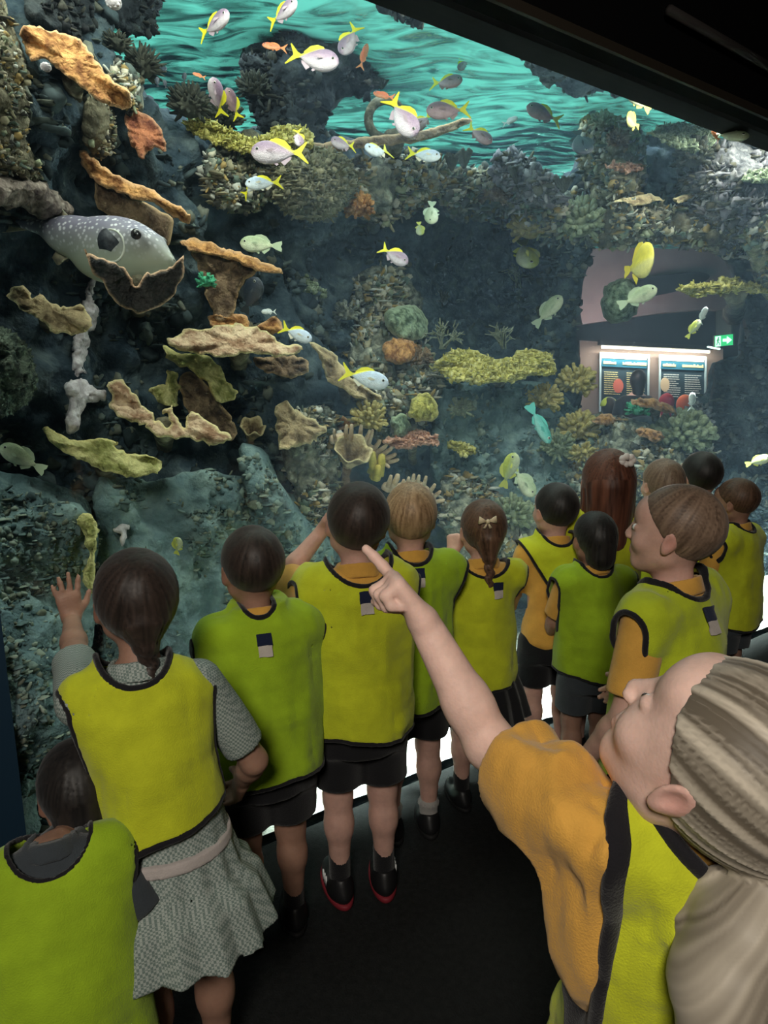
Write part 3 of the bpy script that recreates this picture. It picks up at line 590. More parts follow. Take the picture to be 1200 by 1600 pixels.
bush(850, 625, 24, .32, K_BUSH, 'golden bush coral just under the right end of the mustard table coral', 70)
bush(902, 672, 28, .30, K_BUSH, 'golden bush coral below the one beside the table coral', 90)
bush(560, 325, 22, .34, K_OR, 'cluster of orange finger corals at the foot of the olive sponge dome', 60)
bush(575, 655, 26, .34, K_BUSH, 'golden knobbly coral above the finger coral', 70)
bush(800, 805, 30, .40, K_BUSHG, 'pale green bush coral right of the girl with the pale bow', 90)
bush(1066, 680, 40, .22, K_BUSHG, 'grey green coral thicket above the children on the right', 150, flat=.6)
bush(1090, 655, 24, .1, R_LAV, 'pale branching coral behind the grey green thicket', 60)
bush(997, 640, 16, .22, K_EMER, 'small emerald green coral in front of the far info boards', 50)
bush(322, 440, 14, .22, K_EMER, 'bright green coral sprig beside the brown fan shaped coral', 40)
bush(870, 700, 26, .34, K_BUSHG, 'green tufted coral below the golden bushes', 70)
bush(910, 710, 18, .34, K_BUSH, 'low golden tuft above the girl with long red hair', 50)
bush(830, 355, 30, .30, K_BUSH, 'brown bushy coral on the ledge right above the cave', 90)
bush(775, 300, 24, .28, K_BRN, 'brown bushy coral on the rubble ledge left end', 60)
bush(905, 350, 34, .25, K_BUSHG, 'mossy coral on the right end of the rubble ledge', 100)
bush(690, 470, 14, .1, K_DKB, 'dark tuft at the left lip of the cave', 40)
bush(222, 105, 26, .15, K_DKB, 'dark spiky bush coral left of the first turquoise opening', 80, knob=False, fl=.5)
bush(185, 70, 18, .15, K_DKB, 'smaller dark spiky bush coral above the first one', 60, knob=False, fl=.5)
bush(296, 165, 30, .25, K_DKB, 'round dark bush coral silhouetted at the bottom of the first turquoise opening', 90, knob=False)
bush(350, 185, 28, .2, K_DKB, 'dark bush coral behind the two small purple fish', 80, knob=False)
bush(398, 140, 26, .2, K_DKB, 'dark bush coral on the left side of the hanging reef mass', 80, knob=False)
bush(1085, 245, 26, .34, K_DKB, 'dark purple bush coral under the right end of the green table coral', 70)
bush(940, 190, 16, .3, K_BUSHG, 'little green grey tuft on top of the ridged green rock', 50)
bush(965, 220, 16, .32, K_BRN, 'brown tuft beside the yellow fish in the upper right', 50)
bush(655, 560, 18, .38, K_BRN, 'brown knobbly coral right of the orange brain coral', 60)
bush(720, 640, 18, .34, K_TWIG, 'grey green coral tuft under the mustard table coral', 60)
bush(540, 490, 18, .25, R_RUB, 'crusty grey coral clump left of the green boulder coral', 60)
bush(660, 160, 16, .2, K_DKB, 'dark tuft behind the silver yellowtail fish', 40) if False else None
def fingers(pts, ds, mat, label, name='finger_coral', n0=6, seed=3, base=True):
    """pts: (x, y, dx, dy, r) in pixels"""
    m = MB()
    cs = []
    for x, y, dx, dy, r in pts:
        s = float(ws(x, y))-ds; a = G(x, y, s+.03); b = G(x+dx, y+dy, s); c = G(x+dx*1.15+.5, y+dy*1.4, s-.01); k = pxsize(a)
        m.tube([a, b, c], [r*k*1.2, r*k, r*k*.75], 8); cs.append(a)
    if base:
        cs = np.array(cs); m.tube(cs+N*.03, [.022]*len(cs), 8)
    return tag(m.build(name, mat), label, 'coral')
fingers([(524, 688, -2, -12, 2.5), (540, 684, 1, -14, 3), (548, 686, 1, -16, 3.4), (562, 686, 2, -16, 3.4), (568, 692, 8, -14, 3), (576, 694, 5, -16, 3), (584, 702, 8, -10, 3.4), (590, 706, 12, -8, 3.2), (598, 710, 12, -8, 3.4), (604, 716, 12, -5, 3.2), (608, 722, 12, -3, 3), (596, 722, 10, 6, 3)], .36, K_FING, 'cream finger coral fringing the back of the cup coral')
fingers([(606, 760, 4, -12, 3.4), (612, 764, 8, -16, 4.5), (628, 764, 2, -10, 3.2), (636, 760, 2, -10, 3), (644, 758, 2, -12, 3), (652, 757, 2, -10, 3), (662, 760, 3, -11, 3), (672, 768, 6, -8, 3), (678, 776, 8, -6, 3), (682, 784, 10, -2, 3)], .38, K_FING, 'cream finger coral peeking over the blond child')
fingers([(584, 735, -2, -20, 6), (592, 742, 4, -22, 7), (588, 748, 2, -14, 6)], .36, K_YF, 'yellow orange stubby coral below the cup coral', name='stubby_coral')
def twig(x, y, L, ds, mat, label, n=7, seed=1, ang0=70, r=1.2):
    rs = random.Random(seed); m = MB()
    def br(x, y, a, L, r, dep, s):
        x2 = x+L*cos(radians(a)); y2 = y-L*sin(radians(a)); s2 = s-.02*rs.random()
        p = G(x, y, s); q = G(x2, y2, s2); k = pxsize(p); m.tube([p, (p+q)/2, q], [r*k, r*k*.9, r*k*.7], 6)
        if dep:
            for _ in range(2+(dep > 1)): br(x+(x2-x)*rs.uniform(.4, 1), y+(y2-y)*rs.uniform(.4, 1), a+rs.uniform(-65, 65), L*rs.uniform(.5, .8), r*.8, dep-1, s2)
    s = float(ws(x, y))-ds
    for k in range(n): br(x+rs.uniform(-6, 6), y, ang0+rs.uniform(-50, 50), L, r, 2, s)
    return tag(m.build('branching_coral', mat), label, 'coral')
twig(690, 545, 26, .45, K_TWIG, 'thin olive branching coral at the mouth of the cave', 5, 3, r=1.6)
twig(790, 545, 22, .5, K_TWIG, 'thin olive branching coral at the right side of the cave', 5, 8, r=1.4)
twig(812, 450, 22, .3, K_TWIG, 'small branching coral on the pillar right of the cave', 4, 5)
def sea_fan(px, py, h, wd, ds, label, seed=2):
    rs = random.Random(seed); m = MB(); s = float(ws(px, py))-ds
    for k in range(9):
        a = -50+100*k/8+rs.uniform(-5, 5); L = h*(.75+.3*rs.random())
        x, y = px, py; pts = []
        for t in np.linspace(0, 1, 6): pts.append(G(px+wd*sin(radians(a))*t**.8, py-L*cos(radians(a)*.5)*t, s-.03*t))
        k_ = pxsize(pts[0]); m.tube(pts, np.linspace(2.6, 3.4, 6)*k_, 6)
    return tag(m.build('tree_coral', K_DKB), label, 'coral')
sea_fan(596, 138, 36, 22, .15, 'dark finger like coral at the edge of the second turquoise opening')
sea_fan(725, 262, 30, 14, .25, 'dark tree coral standing at the foot of the second turquoise opening', 4)
sea_fan(706, 266, 26, 12, .3, 'shorter dark tree coral left of the other one at the foot of the opening', 5)
sea_fan(812, 292, 34, 22, .35, 'dark purple tree coral on the pale grey mound', 6)
sea_fan(880, 300, 26, 18, .3, 'dark spiky coral right of the pale grey mound', 9)
# stone ring
m = MB(); s_ = float(ws(600, 190))-.25
pts = [G(602+24*cos(t)*1.1, 186+30*sin(t), s_) for t in np.linspace(.5, 2*pi-.6, 26)]; m.tube(pts, .022, 8)
tag(m.build('coral_arch', R_BROWN), 'dark ring shaped coral arch behind the silver yellowtail fish', 'coral')
# cup coral
def cup(px, py, rx, h, ds, label):
    s = float(ws(px, py))-ds; c = G(px, py, s); k = pxsize(c)
    o = empty('cup_coral', c, 0, label, 'coral')
    ax = np.array([.25, -.62, .74]); ax /= np.linalg.norm(ax); e1 = np.cross(ax, [0, 0, 1.]); e1 /= np.linalg.norm(e1); e2 = np.cross(ax, e1)
    n = 48; V = []; rows = 9; rim = []
    for side in (0, 1):
        for i in range(rows):
            t = i/(rows-1); t = t if side == 0 else 1-t
            for q in range(n):
                a = 2*pi*q/n; r = (rx*k)*(.22+.78*t**1.3)*(1+.06*sin(3*a+1)+.04*sin(7*a))-(side*.006)
                z = h*k*(t-1)+.012*sin(5*a)*t+ (side*.008*(1-t))
                V.append(e1*r*cos(a)+e2*r*sin(a)+ax*z); rim.append(max(0, (t-.85)/.15))
    F = [[i*n+q, i*n+(q+1) % n, (i+1)*n+(q+1) % n, (i+1)*n+q] for i in range(2*rows-1) for q in range(n)]
    F.append(list(range(n))[::-1]); F.append([(2*rows-1)*n+q for q in range(n)])
    mesh('cup', V, F, K_CUP, o, attrs={'rim': rim})
    m = MB(); b = -ax*h*k; m.tube([b*.9, b*1.3+np.array([0, .03, -.02]), b*1.5+np.array([0, .15, -.08])], [rx*k*.28, rx*k*.2, rx*k*.3], 10); m.build('stalk', K_BRN, o)
cup(552, 700, 30, 46, .40, 'buff cup coral with a golden inside above the boy with the tag')
cup(395, 665, 20, 34, .16, 'dim grey brown cup coral right of the dark brown leaf coral')
cup(800, 690, 16, 30, .3, 'small pale cup coral on the blue green rock') if False else None
# anemone-like white balls
for x, y, r, lb in ((72, 105, 8, 'small white shell on the lower edge of the top orange plate coral'), (178, 4, 12, 'ragged white shell at the very top left of the tank')):
    m = MB(); c = G(x, y, float(ws(x, y))-.34); R_ = r*pxsize(c); m.ball(c, (R_, R_, R_*.8), 12, 8)
    for k in range(10):
        a = k*.628; m.ball(c+R_*.8*np.array([cos(a), -.4, sin(a)*.7]), R_*.28, 6, 4)
    tag(m.build('shell', K_WHITE), lb, 'shell')
# ================================================================== THE ROOM SEEN THROUGH THE FAR WINDOW
WARMW = M('far wall', (.30, .22, .20), .8)
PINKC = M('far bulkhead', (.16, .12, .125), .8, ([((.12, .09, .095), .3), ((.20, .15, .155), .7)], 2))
YW = 8.9
def yq(pts, y): return [Y(px, py, y) for px, py in pts]
def quad(name, pts, y, mat, t=.04, parent=None):
    m = MB(); m.prism(yq(pts, y), (0, t, 0)); return m.build(name, mat, parent, smooth=False)
struct(quad('wall_far', [(840, 300), (1290, 300), (1290, 760), (840, 760)], 9.15, M('far dark wall', (.012, .016, .02), .9), .1), 'dark wall of the room beyond the tank')
struct(quad('trim_2', [(905, 532), (1128, 545), (1128, 760), (905, 760)], 9.02, WARMW, .06), 'pale wall panel behind the far info boards')
m = MB(); m.prism(yq([(880, 360), (1230, 360), (1230, 478), (1150, 486), (1100, 484), (1030, 490), (960, 500), (905, 508)], 8.2), (0, .25, 0))
struct(m.build('ceiling_far', PINKC, smooth=False), 'pinkish bulkhead of the room beyond the tank')
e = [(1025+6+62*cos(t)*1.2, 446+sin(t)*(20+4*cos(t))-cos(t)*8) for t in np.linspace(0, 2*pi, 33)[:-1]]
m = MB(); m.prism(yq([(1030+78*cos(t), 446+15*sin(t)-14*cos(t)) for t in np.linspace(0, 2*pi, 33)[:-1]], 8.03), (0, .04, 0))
tag(m.build('recess_shade_disc', M('recess', (.008, .012, .016), .9), smooth=False), 'dark oval disc for the shaded recess in the bulkhead of the far room', 'recess')  # flat dark disc, its colour stands in for shade inside the opening
# lamp batten
lt = empty('batten_light', Y(1030, 545, 8.7), 0, 'long black batten lamp above the two far info boards', 'lamp')
def sub(name, pts, y, mat, par, t=.04):
    o = quad(name, pts, y, mat, t); o.parent = par; o.matrix_parent_inverse = par.matrix_world.inverted() if False else Matrix.Translation(-Vector(par.location)); return o
sub('housing', [(936, 532), (1110, 541), (1110, 547), (936, 539)], 8.65, M('black housing', (.02, .02, .02), .5), lt, .12)
sub('bracket', [(950, 536), (956, 536), (956, 541), (950, 541)], 8.83, M('black housing', (.02, .02, .02), .5), lt, .42); sub('bracket', [(1090, 543), (1096, 543), (1096, 548), (1090, 548)], 8.83, M('black housing', (.02, .02, .02), .5), lt, .42)
sub('tube', [(940, 540), (1108, 548), (1108, 552), (940, 544)], 8.72, M('lamp tube', (1, .9, .8), .5, emit=(1.0, .80, .62), estr=6), lt, .04)
l = bpy.data.lights.new('far_lamp', 'AREA'); l.shape = 'RECTANGLE'; l.size = 1.45; l.size_y = .06; l.energy = 15; l.color = (1, .85, .70)
o = bpy.data.objects.new('far_lamp', l); C.objects.link(o); o.location = Y(1025, 549, 8.78); o.rotation_euler = (radians(25), 0, 0)
room = bpy.data.lights.new('far_room_lamp', 'POINT'); room.energy = 48; room.color = (1, .72, .68); room.shadow_soft_size = .3
o = bpy.data.objects.new('far_room_lamp', room); C.objects.link(o); o.location = Y(960, 520, 7.4)
PB = M('board blue', (.025, .05, .075), .5); PH = M('board header', (.02, .12, .20), .5); PT = M('board yellow print', (.75, .68, .35), .6); PW = M('board white print', (.65, .68, .68), .6); PM = M('board frame', (.42, .55, .62), .4); PR = M('board red picture', (.65, .16, .12), .6)
def board(x0, x1, ytop, sl, lab, pic, picc):
    b = empty('info_board', Y((x0+x1)/2, 600, 8.9), 0, lab, 'sign')
    f = lambda a, b_: (a, b_+sl*(a-x0))
    q = lambda n, a, b1, c, d, y, mt: sub(n, [f(a, b1), f(c, b1), (c-2, d+sl*(c-x0)), (a-2 if a == x0 else a-1, d+sl*(a-x0))], y, mt, b, .012)
    q('panel', x0, ytop, x1, 764, 8.90, PB)
    q('edge_strip', x0, ytop, x0+3, 720, 8.885, PM); q('edge_strip', x1-3, ytop, x1, 720, 8.885, PM)
    q('painted_glow_strip', x0+3, ytop, x1-3, ytop+9, 8.885, M('board painted glow', (.8, .78, .72), .6))  # lamp glow on the board top, painted as a pale strip
    q('header', x0+3, ytop+10, x1-3, ytop+22, 8.882, PH)
    rs = random.Random(int(x0)); m = MB()
    for a, c in ((x0+6, x0+26), (x0+36, x1-5)):     # header lettering, too blurred to read
        x = a
        while x < c:
            wd = rs.uniform(1.2, 2.6); hh = rs.uniform(3, 5); m.prism(yq([f(x, ytop+18-hh), f(min(x+wd, c), ytop+18-hh), f(min(x+wd, c), ytop+18), f(x, ytop+18)], 8.872), (0, .006, 0)); x += wd+.5
    o = m.build('lettering', PT, smooth=False); o.parent = b; o.matrix_parent_inverse = Matrix.Translation(-Vector(b.location))
    m = MB()
    for cx0, cx1, mt in ((x0+7, x0+(x1-x0)*.46, 0), (x0+(x1-x0)*.54, x1-6, 0)):
        for r in range(11):
            yy = ytop+30+r*3.4
            if picc[0] < (cx0+cx1)/2 < picc[0]+2 and False: continue
            x = cx0; e_ = cx1-rs.uniform(0, 8)
            while x < e_:
                wd = rs.uniform(2, 6); m.prism(yq([f(x, yy), f(min(x+wd, e_), yy), f(min(x+wd, e_), yy+1.2), f(x, yy+1.2)], 8.872), (0, .006, 0)); x += wd+.8
    o = m.build('print', PT if x0 < 1000 else PW, smooth=False); o.parent = b; o.matrix_parent_inverse = Matrix.Translation(-Vector(b.location))
    o = MB().prism(yq([(picc[0]+picc[2]*cos(t), picc[1]+picc[3]*sin(t)) for t in np.linspace(0, 2*pi, 21)[:-1]], 8.862), (0, .01, 0)).build('picture', pic, smooth=False); o.parent = b; o.matrix_parent_inverse = Matrix.Translation(-Vector(b.location))
board(937, 1015, 550, .05, 'dark blue info board on the left behind the silhouetted visitor, with a red picture', PR, (966, 603, 8, 11))
board(1030, 1104, 554, .04, 'dark blue info board on the right of the pair, with a round cream picture', M('cream picture', (.7, .55, .38), .6), (1039, 601, 7, 11))
# exit sign: white running man on one half, white arrow on green
ex = empty('exit_sign', Y(1131, 531, 7.9), 0, 'green emergency exit sign with a running figure and a white arrow', 'sign')
sub('housing', [(1116, 524), (1146, 521), (1146, 540), (1116, 543)], 7.92, M('sign housing', (.05, .06, .05), .5), ex, .06)
sub('face', [(1117, 525), (1145, 522), (1145, 539), (1117, 542)], 7.885, M('sign green', (.02, .5, .15), .5, emit=(.04, .62, .20), estr=1.0), ex, .01)
sub('hanger', [(1130, 482), (1132, 482), (1132, 523), (1130, 523)], 8.08, M('sign housing', (.05, .06, .05), .5), ex, .36)
SW = M('sign white', (.9, .9, .9), .5, emit=(.8, 1, .9), estr=1.4)
sub('door_symbol', [(1118, 526), (1126, 525), (1126, 541), (1118, 541.5)], 7.878, SW, ex, .008)
SG = M('sign figure green', (.0, .25, .08), .5, emit=(.01, .25, .08), estr=1)
m = MB()
def st(a, b, w_): 
    (x1, y1), (x2, y2) = a, b; L_ = math.hypot(x2-x1, y2-y1); nx, ny = -(y2-y1)/L_*w_/2, (x2-x1)/L_*w_/2
    m.prism(yq([(x1+nx, y1+ny), (x2+nx, y2+ny), (x2-nx, y2-ny), (x1-nx, y1-ny)], 7.871), (0, .006, 0))
m.prism(yq([(1122.6+1.1*cos(t), 527.8+1.2*sin(t)) for t in np.linspace(0, 2*pi, 13)[:-1]], 7.871), (0, .006, 0))
st((1122.2, 529), (1121.4, 534), 1.8); st((1122, 530), (1125, 532), .8); st((1122, 530), (1119.6, 532.5), .8); st((1121.5, 534), (1124.3, 536.5), 1); st((1124.3, 536.5), (1124, 539.8), .9); st((1121.3, 534), (1119.5, 539.5), 1)
o = m.build('running_figure', SG, smooth=False); o.parent = ex; o.matrix_parent_inverse = Matrix.Translation(-Vector(ex.location))
m = MB(); m.prism(yq([(1129.5, 529.5), (1136, 529), (1136, 525.5), (1143.5, 531), (1136, 537), (1136, 533.5), (1129.5, 534)], 7.878), (0, .008, 0))
o = m.build('arrow', SW, smooth=False); o.parent = ex; o.matrix_parent_inverse = Matrix.Translation(-Vector(ex.location))
m = MB(); m.prism(yq([(1106, 541), (1124, 544), (1124, 546.5), (1106, 543)], 7.9), (0, .04, 0)); o = m.build('reflection_strip', M('glowing reflection strip', (.9, 1, .95), .5, emit=(.8, 1, .9), estr=2.5), smooth=False); o.parent = ex; o.matrix_parent_inverse = Matrix.Translation(-Vector(ex.location))  # a light reflection below the sign, built as an emissive strip

# ================================================================== FISH
def fishmat(name, top, side, belly, yel=None, xt=-.2, rough=.4):
    """countershaded body pattern fixed to the fish: z = height on the body, x = along it"""
    if name in MATS: return MATS[name]
    m = bpy.data.materials.new(name); m.use_nodes = True; nt = m.node_tree; nd = nt.nodes; L = nt.links; b = nd['Principled BSDF']
    b.inputs['Roughness'].default_value = rough; b.inputs['Specular IOR Level'].default_value = .5
    tc = nd.new('ShaderNodeTexCoord'); sp = nd.new('ShaderNodeSeparateXYZ'); L.new(tc.outputs['Object'], sp.inputs[0])
    r = nd.new('ShaderNodeValToRGB'); cr = r.color_ramp; cr.elements[0].color = (*belly, 1); cr.elements[0].position = .28; cr.elements[1].color = (*side, 1); cr.elements[1].position = .5
    e = cr.elements.new(.72); e.color = (*top, 1)
    mr = nd.new('ShaderNodeMapRange'); mr.inputs[1].default_value = -.2; mr.inputs[2].default_value = .2; L.new(sp.outputs[2], mr.inputs[0]); L.new(mr.outputs[0], r.inputs[0])
    out = r.outputs[0]
    if yel:                            # yellow from the upper back to the tail
        ma = nd.new('ShaderNodeMath'); ma.operation = 'MULTIPLY_ADD'; ma.inputs[1].default_value = -.55; L.new(sp.outputs[0], ma.inputs[0]); L.new(sp.outputs[2], ma.inputs[2])
        m2 = nd.new('ShaderNodeMapRange'); m2.inputs[1].default_value = .10+xt*.0; m2.inputs[2].default_value = .14; L.new(ma.outputs[0], m2.inputs[0])
        mx = nd.new('ShaderNodeMix'); mx.data_type = 'RGBA'; L.new(m2.outputs[0], mx.inputs[0]); L.new(out, mx.inputs[6]); mx.inputs[7].default_value = (*yel, 1); out = mx.outputs[2]
    n = nd.new('ShaderNodeTexNoise'); n.inputs['Scale'].default_value = 14; n.inputs['Detail'].default_value = 5; L.new(tc.outputs['Object'], n.inputs[0])
    mm = nd.new('ShaderNodeMath'); mm.operation = 'MULTIPLY_ADD'; mm.inputs[1].default_value = .7; mm.inputs[2].default_value = .65; L.new(n.outputs['Fac'], mm.inputs[0])
    mx = nd.new('ShaderNodeMix'); mx.data_type = 'RGBA'; mx.blend_type = 'MULTIPLY'; mx.inputs[0].default_value = 1; L.new(out, mx.inputs[6]); L.new(mm.outputs[0], mx.inputs[7]); L.new(mx.outputs[2], b.inputs['Base Color'])
    v = nd.new('ShaderNodeTexVoronoi'); v.inputs['Scale'].default_value = 45; L.new(tc.outputs['Object'], v.inputs[0]); bp = nd.new('ShaderNodeBump'); bp.inputs['Strength'].default_value = .25; bp.inputs['Distance'].default_value = .01; L.new(v.outputs['Distance'], bp.inputs['Height']); L.new(bp.outputs[0], b.inputs['Normal'])
    MATS[name] = m; return m
YF = M('yellow fin', (.85, .78, .03), .5)
EYE = M('fish eye', (.01, .01, .012), .15, spec=.6)
EYER = M('fish eye ring', (.7, .7, .6), .3)
KINDS = {
 'yellowtail': dict(h=.21, w=.09, mat=fishmat('yellowtail body', (.26, .17, .26), (.40, .29, .38), (.62, .54, .60), (.85, .78, .03)), fin=YF, tail='fork', pec=M('mauve pectoral', (.45, .34, .40), .5)),
 'bluetail': dict(h=.18, w=.08, mat=fishmat('blue white body', (.52, .62, .80), (.66, .74, .86), (.80, .86, .92), (.85, .80, .03)), fin=YF, tail='fork', pec=M('pale pectoral', (.8, .75, .6), .5)),
 'duskytail': dict(h=.20, w=.085, mat=fishmat('dusky body', (.20, .12, .16), (.36, .22, .26), (.48, .32, .34), (.65, .60, .05)), fin=YF, tail='fork', pec=M('dusky pectoral', (.3, .2, .2), .5)),
 'orange': dict(h=.14, w=.07, mat=fishmat('orange red body', (.80, .16, .06), (.85, .22, .10), (.9, .36, .18)), fin=M('orange fin', (.85, .28, .10), .5), tail='fork', pec=M('orange fin', (.85, .28, .10), .5)),
 'green': dict(h=.20, w=.075, mat=fishmat('pale green body', (.36, .44, .26), (.50, .56, .36), (.66, .70, .50)), fin=M('green grey fin', (.42, .50, .34), .5), tail='fan', pec=M('green grey fin', (.42, .50, .34), .5)),
 'yellowgreen': dict(h=.21, w=.08, mat=fishmat('yellow green body', (.55, .60, .10), (.55, .62, .28), (.70, .74, .50)), fin=M('lemon fin', (.75, .75, .15), .5), tail='fan', pec=M('lemon fin', (.75, .75, .15), .5)),
 'disc': dict(h=.34, w=.07, mat=fishmat('yellow disc body', (.75, .62, .05), (.85, .72, .08), (.85, .75, .25)), fin=M('golden fin', (.80, .62, .05), .5), tail='fan', pec=M('golden fin', (.80, .62, .05), .5)),
 'dark': dict(h=.26, w=.07, mat=fishmat('dark surgeon body', (.02, .03, .05), (.035, .05, .08), (.05, .06, .08)), fin=M('dark fin', (.03, .04, .05), .5), tail='fan', pec=M('dark fin', (.03, .04, .05), .5)),
 'teal': dict(h=.13, w=.06, mat=fishmat('teal body', (.05, .32, .28), (.10, .42, .38), (.25, .55, .50)), fin=M('teal fin', (.10, .45, .40), .5), tail='fan', pec=M('teal fin', (.10, .45, .40), .5)),
 'pale': dict(h=.18, w=.08, mat=fishmat('pale silver body', (.50, .56, .58), (.66, .70, .70), (.80, .82, .80)), fin=M('pale fin', (.6, .65, .62), .5), tail='fork', pec=M('pale fin', (.6, .65, .62), .5)),
}
def fin(pts, t=.008):
    P = [(x, 0, z) for x, z in pts]; return MB().prism(P, (0, t, 0))
PROTO = {}
def fish_parts(kind, small=False):
    key = (kind, small)
    if key in PROTO: return PROTO[key]
    K = KINDS[kind]; h, w_ = K['h'], K['w']; parts = []
    n = 20; m = 14; V = []; 
    xs = np.linspace(0, 1, n)
    prof = np.sin(pi*np.clip(xs, 0, 1)**.72)**.75; prof[0] = .0; 
    for i, t in enumerate(xs):
        x = .5-t*.78; hh = h*max(prof[i], .16*(t > .5)+.02); ww = w_*max(prof[i]*(1-.3*t), .10)*(0.2 if i == 0 else 1)
        if i == 0: hh = h*.06
        zc = -.012*(1-t)
        for k in range(m):
            a = 2*pi*k/m; V.append((x, ww*cos(a)*abs(cos(a))**.0, zc+hh*sin(a)))
    F = [[i*m+k, (i+1)*m+k, (i+1)*m+(k+1) % m, i*m+(k+1) % m] for i in range(n-1) for k in range(m)]
    F += [list(range(m)), [(n-1)*m+k for k in range(m)][::-1]]
    b = MB(); b.V = V; b.F = F
    parts.append(('body', b, K['mat'], None))
    if K['tail'] == 'fork': tp = [(-.25, .028), (-.33, .06), (-.50, .20), (-.515, .185), (-.43, .05), (-.40, 0), (-.43, -.05), (-.515, -.185), (-.50, -.20), (-.33, -.06), (-.25, -.028)]
    else: tp = [(-.25, .03), (-.36, .09), (-.49, .13), (-.50, .06), (-.47, 0), (-.50, -.06), (-.49, -.13), (-.36, -.09), (-.25, -.03)]
    parts.append(('tail_fin', fin(tp, .012), K['fin'], None))
    hd = h
    parts.append(('dorsal_fin', fin([(.20, hd*.80), (.12, hd*1.12), (.0, hd*1.2), (-.12, hd*1.0), (-.22, hd*.42), (-.20, hd*.25), (0, hd*.7), (.12, hd*.75)]), K['fin'] if kind not in ('pale',) else K['fin'], None))
    parts.append(('anal_fin', fin([(-.02, -hd*.85), (-.08, -hd*1.12), (-.20, -hd*.6), (-.22, -hd*.35), (-.12, -hd*.5)]), K['pec'], None))
    if not small:
        for s_ in (1, -1):
            q = MB().prism([(.24, s_*w_*.85, -.005), (.13, s_*(w_+.035), .015), (.08, s_*(w_+.04), -.02), (.15, s_*(w_+.015), -.04)], (0, 0, .006)); parts.append(('pectoral_fin', q, K['pec'], None))
            ex_ = .385; parts.append(('eye', MB().ball((ex_, s_*w_*.60, .022), (.034, .022, .034), 10, 7), EYER, MB().ball((ex_+.003, s_*(w_*.60+.014), .023), (.024, .013, .024), 8, 6)))
        parts.append(('pelvic_fin', fin([(.14, -hd*.85), (.06, -hd*1.15), (.02, -hd*1.05), (.06, -hd*.85)]), K['pec'], None))
    o = []
    for nm, mb, mt, sub_ in parts:
        me = bpy.data.meshes.new(nm); me.from_pydata(mb.V, [], mb.F); me.materials.append(mt); me.update()
        if nm in ('body', 'eye'): me.polygons.foreach_set('use_smooth', [True]*len(me.polygons))
        s2 = None
        if sub_:
            s2 = bpy.data.meshes.new('pupil'); s2.from_pydata(sub_.V, [], sub_.F); s2.materials.append(EYE); s2.polygons.foreach_set('use_smooth', [True]*len(s2.polygons))
        o.append((nm, me, s2))
    PROTO[key] = o; return o
UP = np.array([0, sin(PITCH), cos(PITCH)]); RT = np.array([1., 0, 0]); FW = np.array([0, cos(PITCH), -sin(PITCH)])
def fish(kind, px, py, L, ang, label, ds=.55, yaw=20, up=None, group=None, s=None, fat=1.0, name=None, cat='fish'):
    """L = length in the picture, ang = where the head points, yaw = turn towards the viewer"""
    ss_ = (max(.12, float(ws(px, py))-ds)) if s is None else s; c = G(px, py, ss_); size = L*pxsize(c)/max(.35, cos(radians(yaw)))
    hd = cos(radians(yaw))*(cos(radians(ang))*RT+sin(radians(ang))*UP)-sin(radians(yaw))*FW
    if up is None: up = ang+90 if cos(radians(ang)) >= 0 else ang-90
    u = cos(radians(up))*RT+sin(radians(up))*UP; u = u-hd*(u@hd); u /= np.linalg.norm(u); sd = np.cross(u, hd)
    o = empty(name or {'yellowtail': 'yellowtail_fish', 'bluetail': 'yellowtail_fish', 'duskytail': 'yellowtail_fish', 'orange': 'orange_fish', 'green': 'green_fish', 'yellowgreen': 'green_fish', 'disc': 'yellow_fish', 'dark': 'dark_fish', 'teal': 'teal_fish', 'pale': 'silver_fish'}[kind], c, 0, label, cat, group)
    R_ = Matrix((hd, sd, u)).transposed()
    o.matrix_world = Matrix.Translation(Vector(c)) @ R_.to_4x4() @ Matrix.Diagonal((size, size*fat, size, 1))
    for nm, me, s2 in fish_parts(kind, L < 30):
        p = bpy.data.objects.new(nm, me); C.objects.link(p); p.parent = o
        if s2: q = bpy.data.objects.new('pupil', s2); C.objects.link(q); q.parent = p
    return o
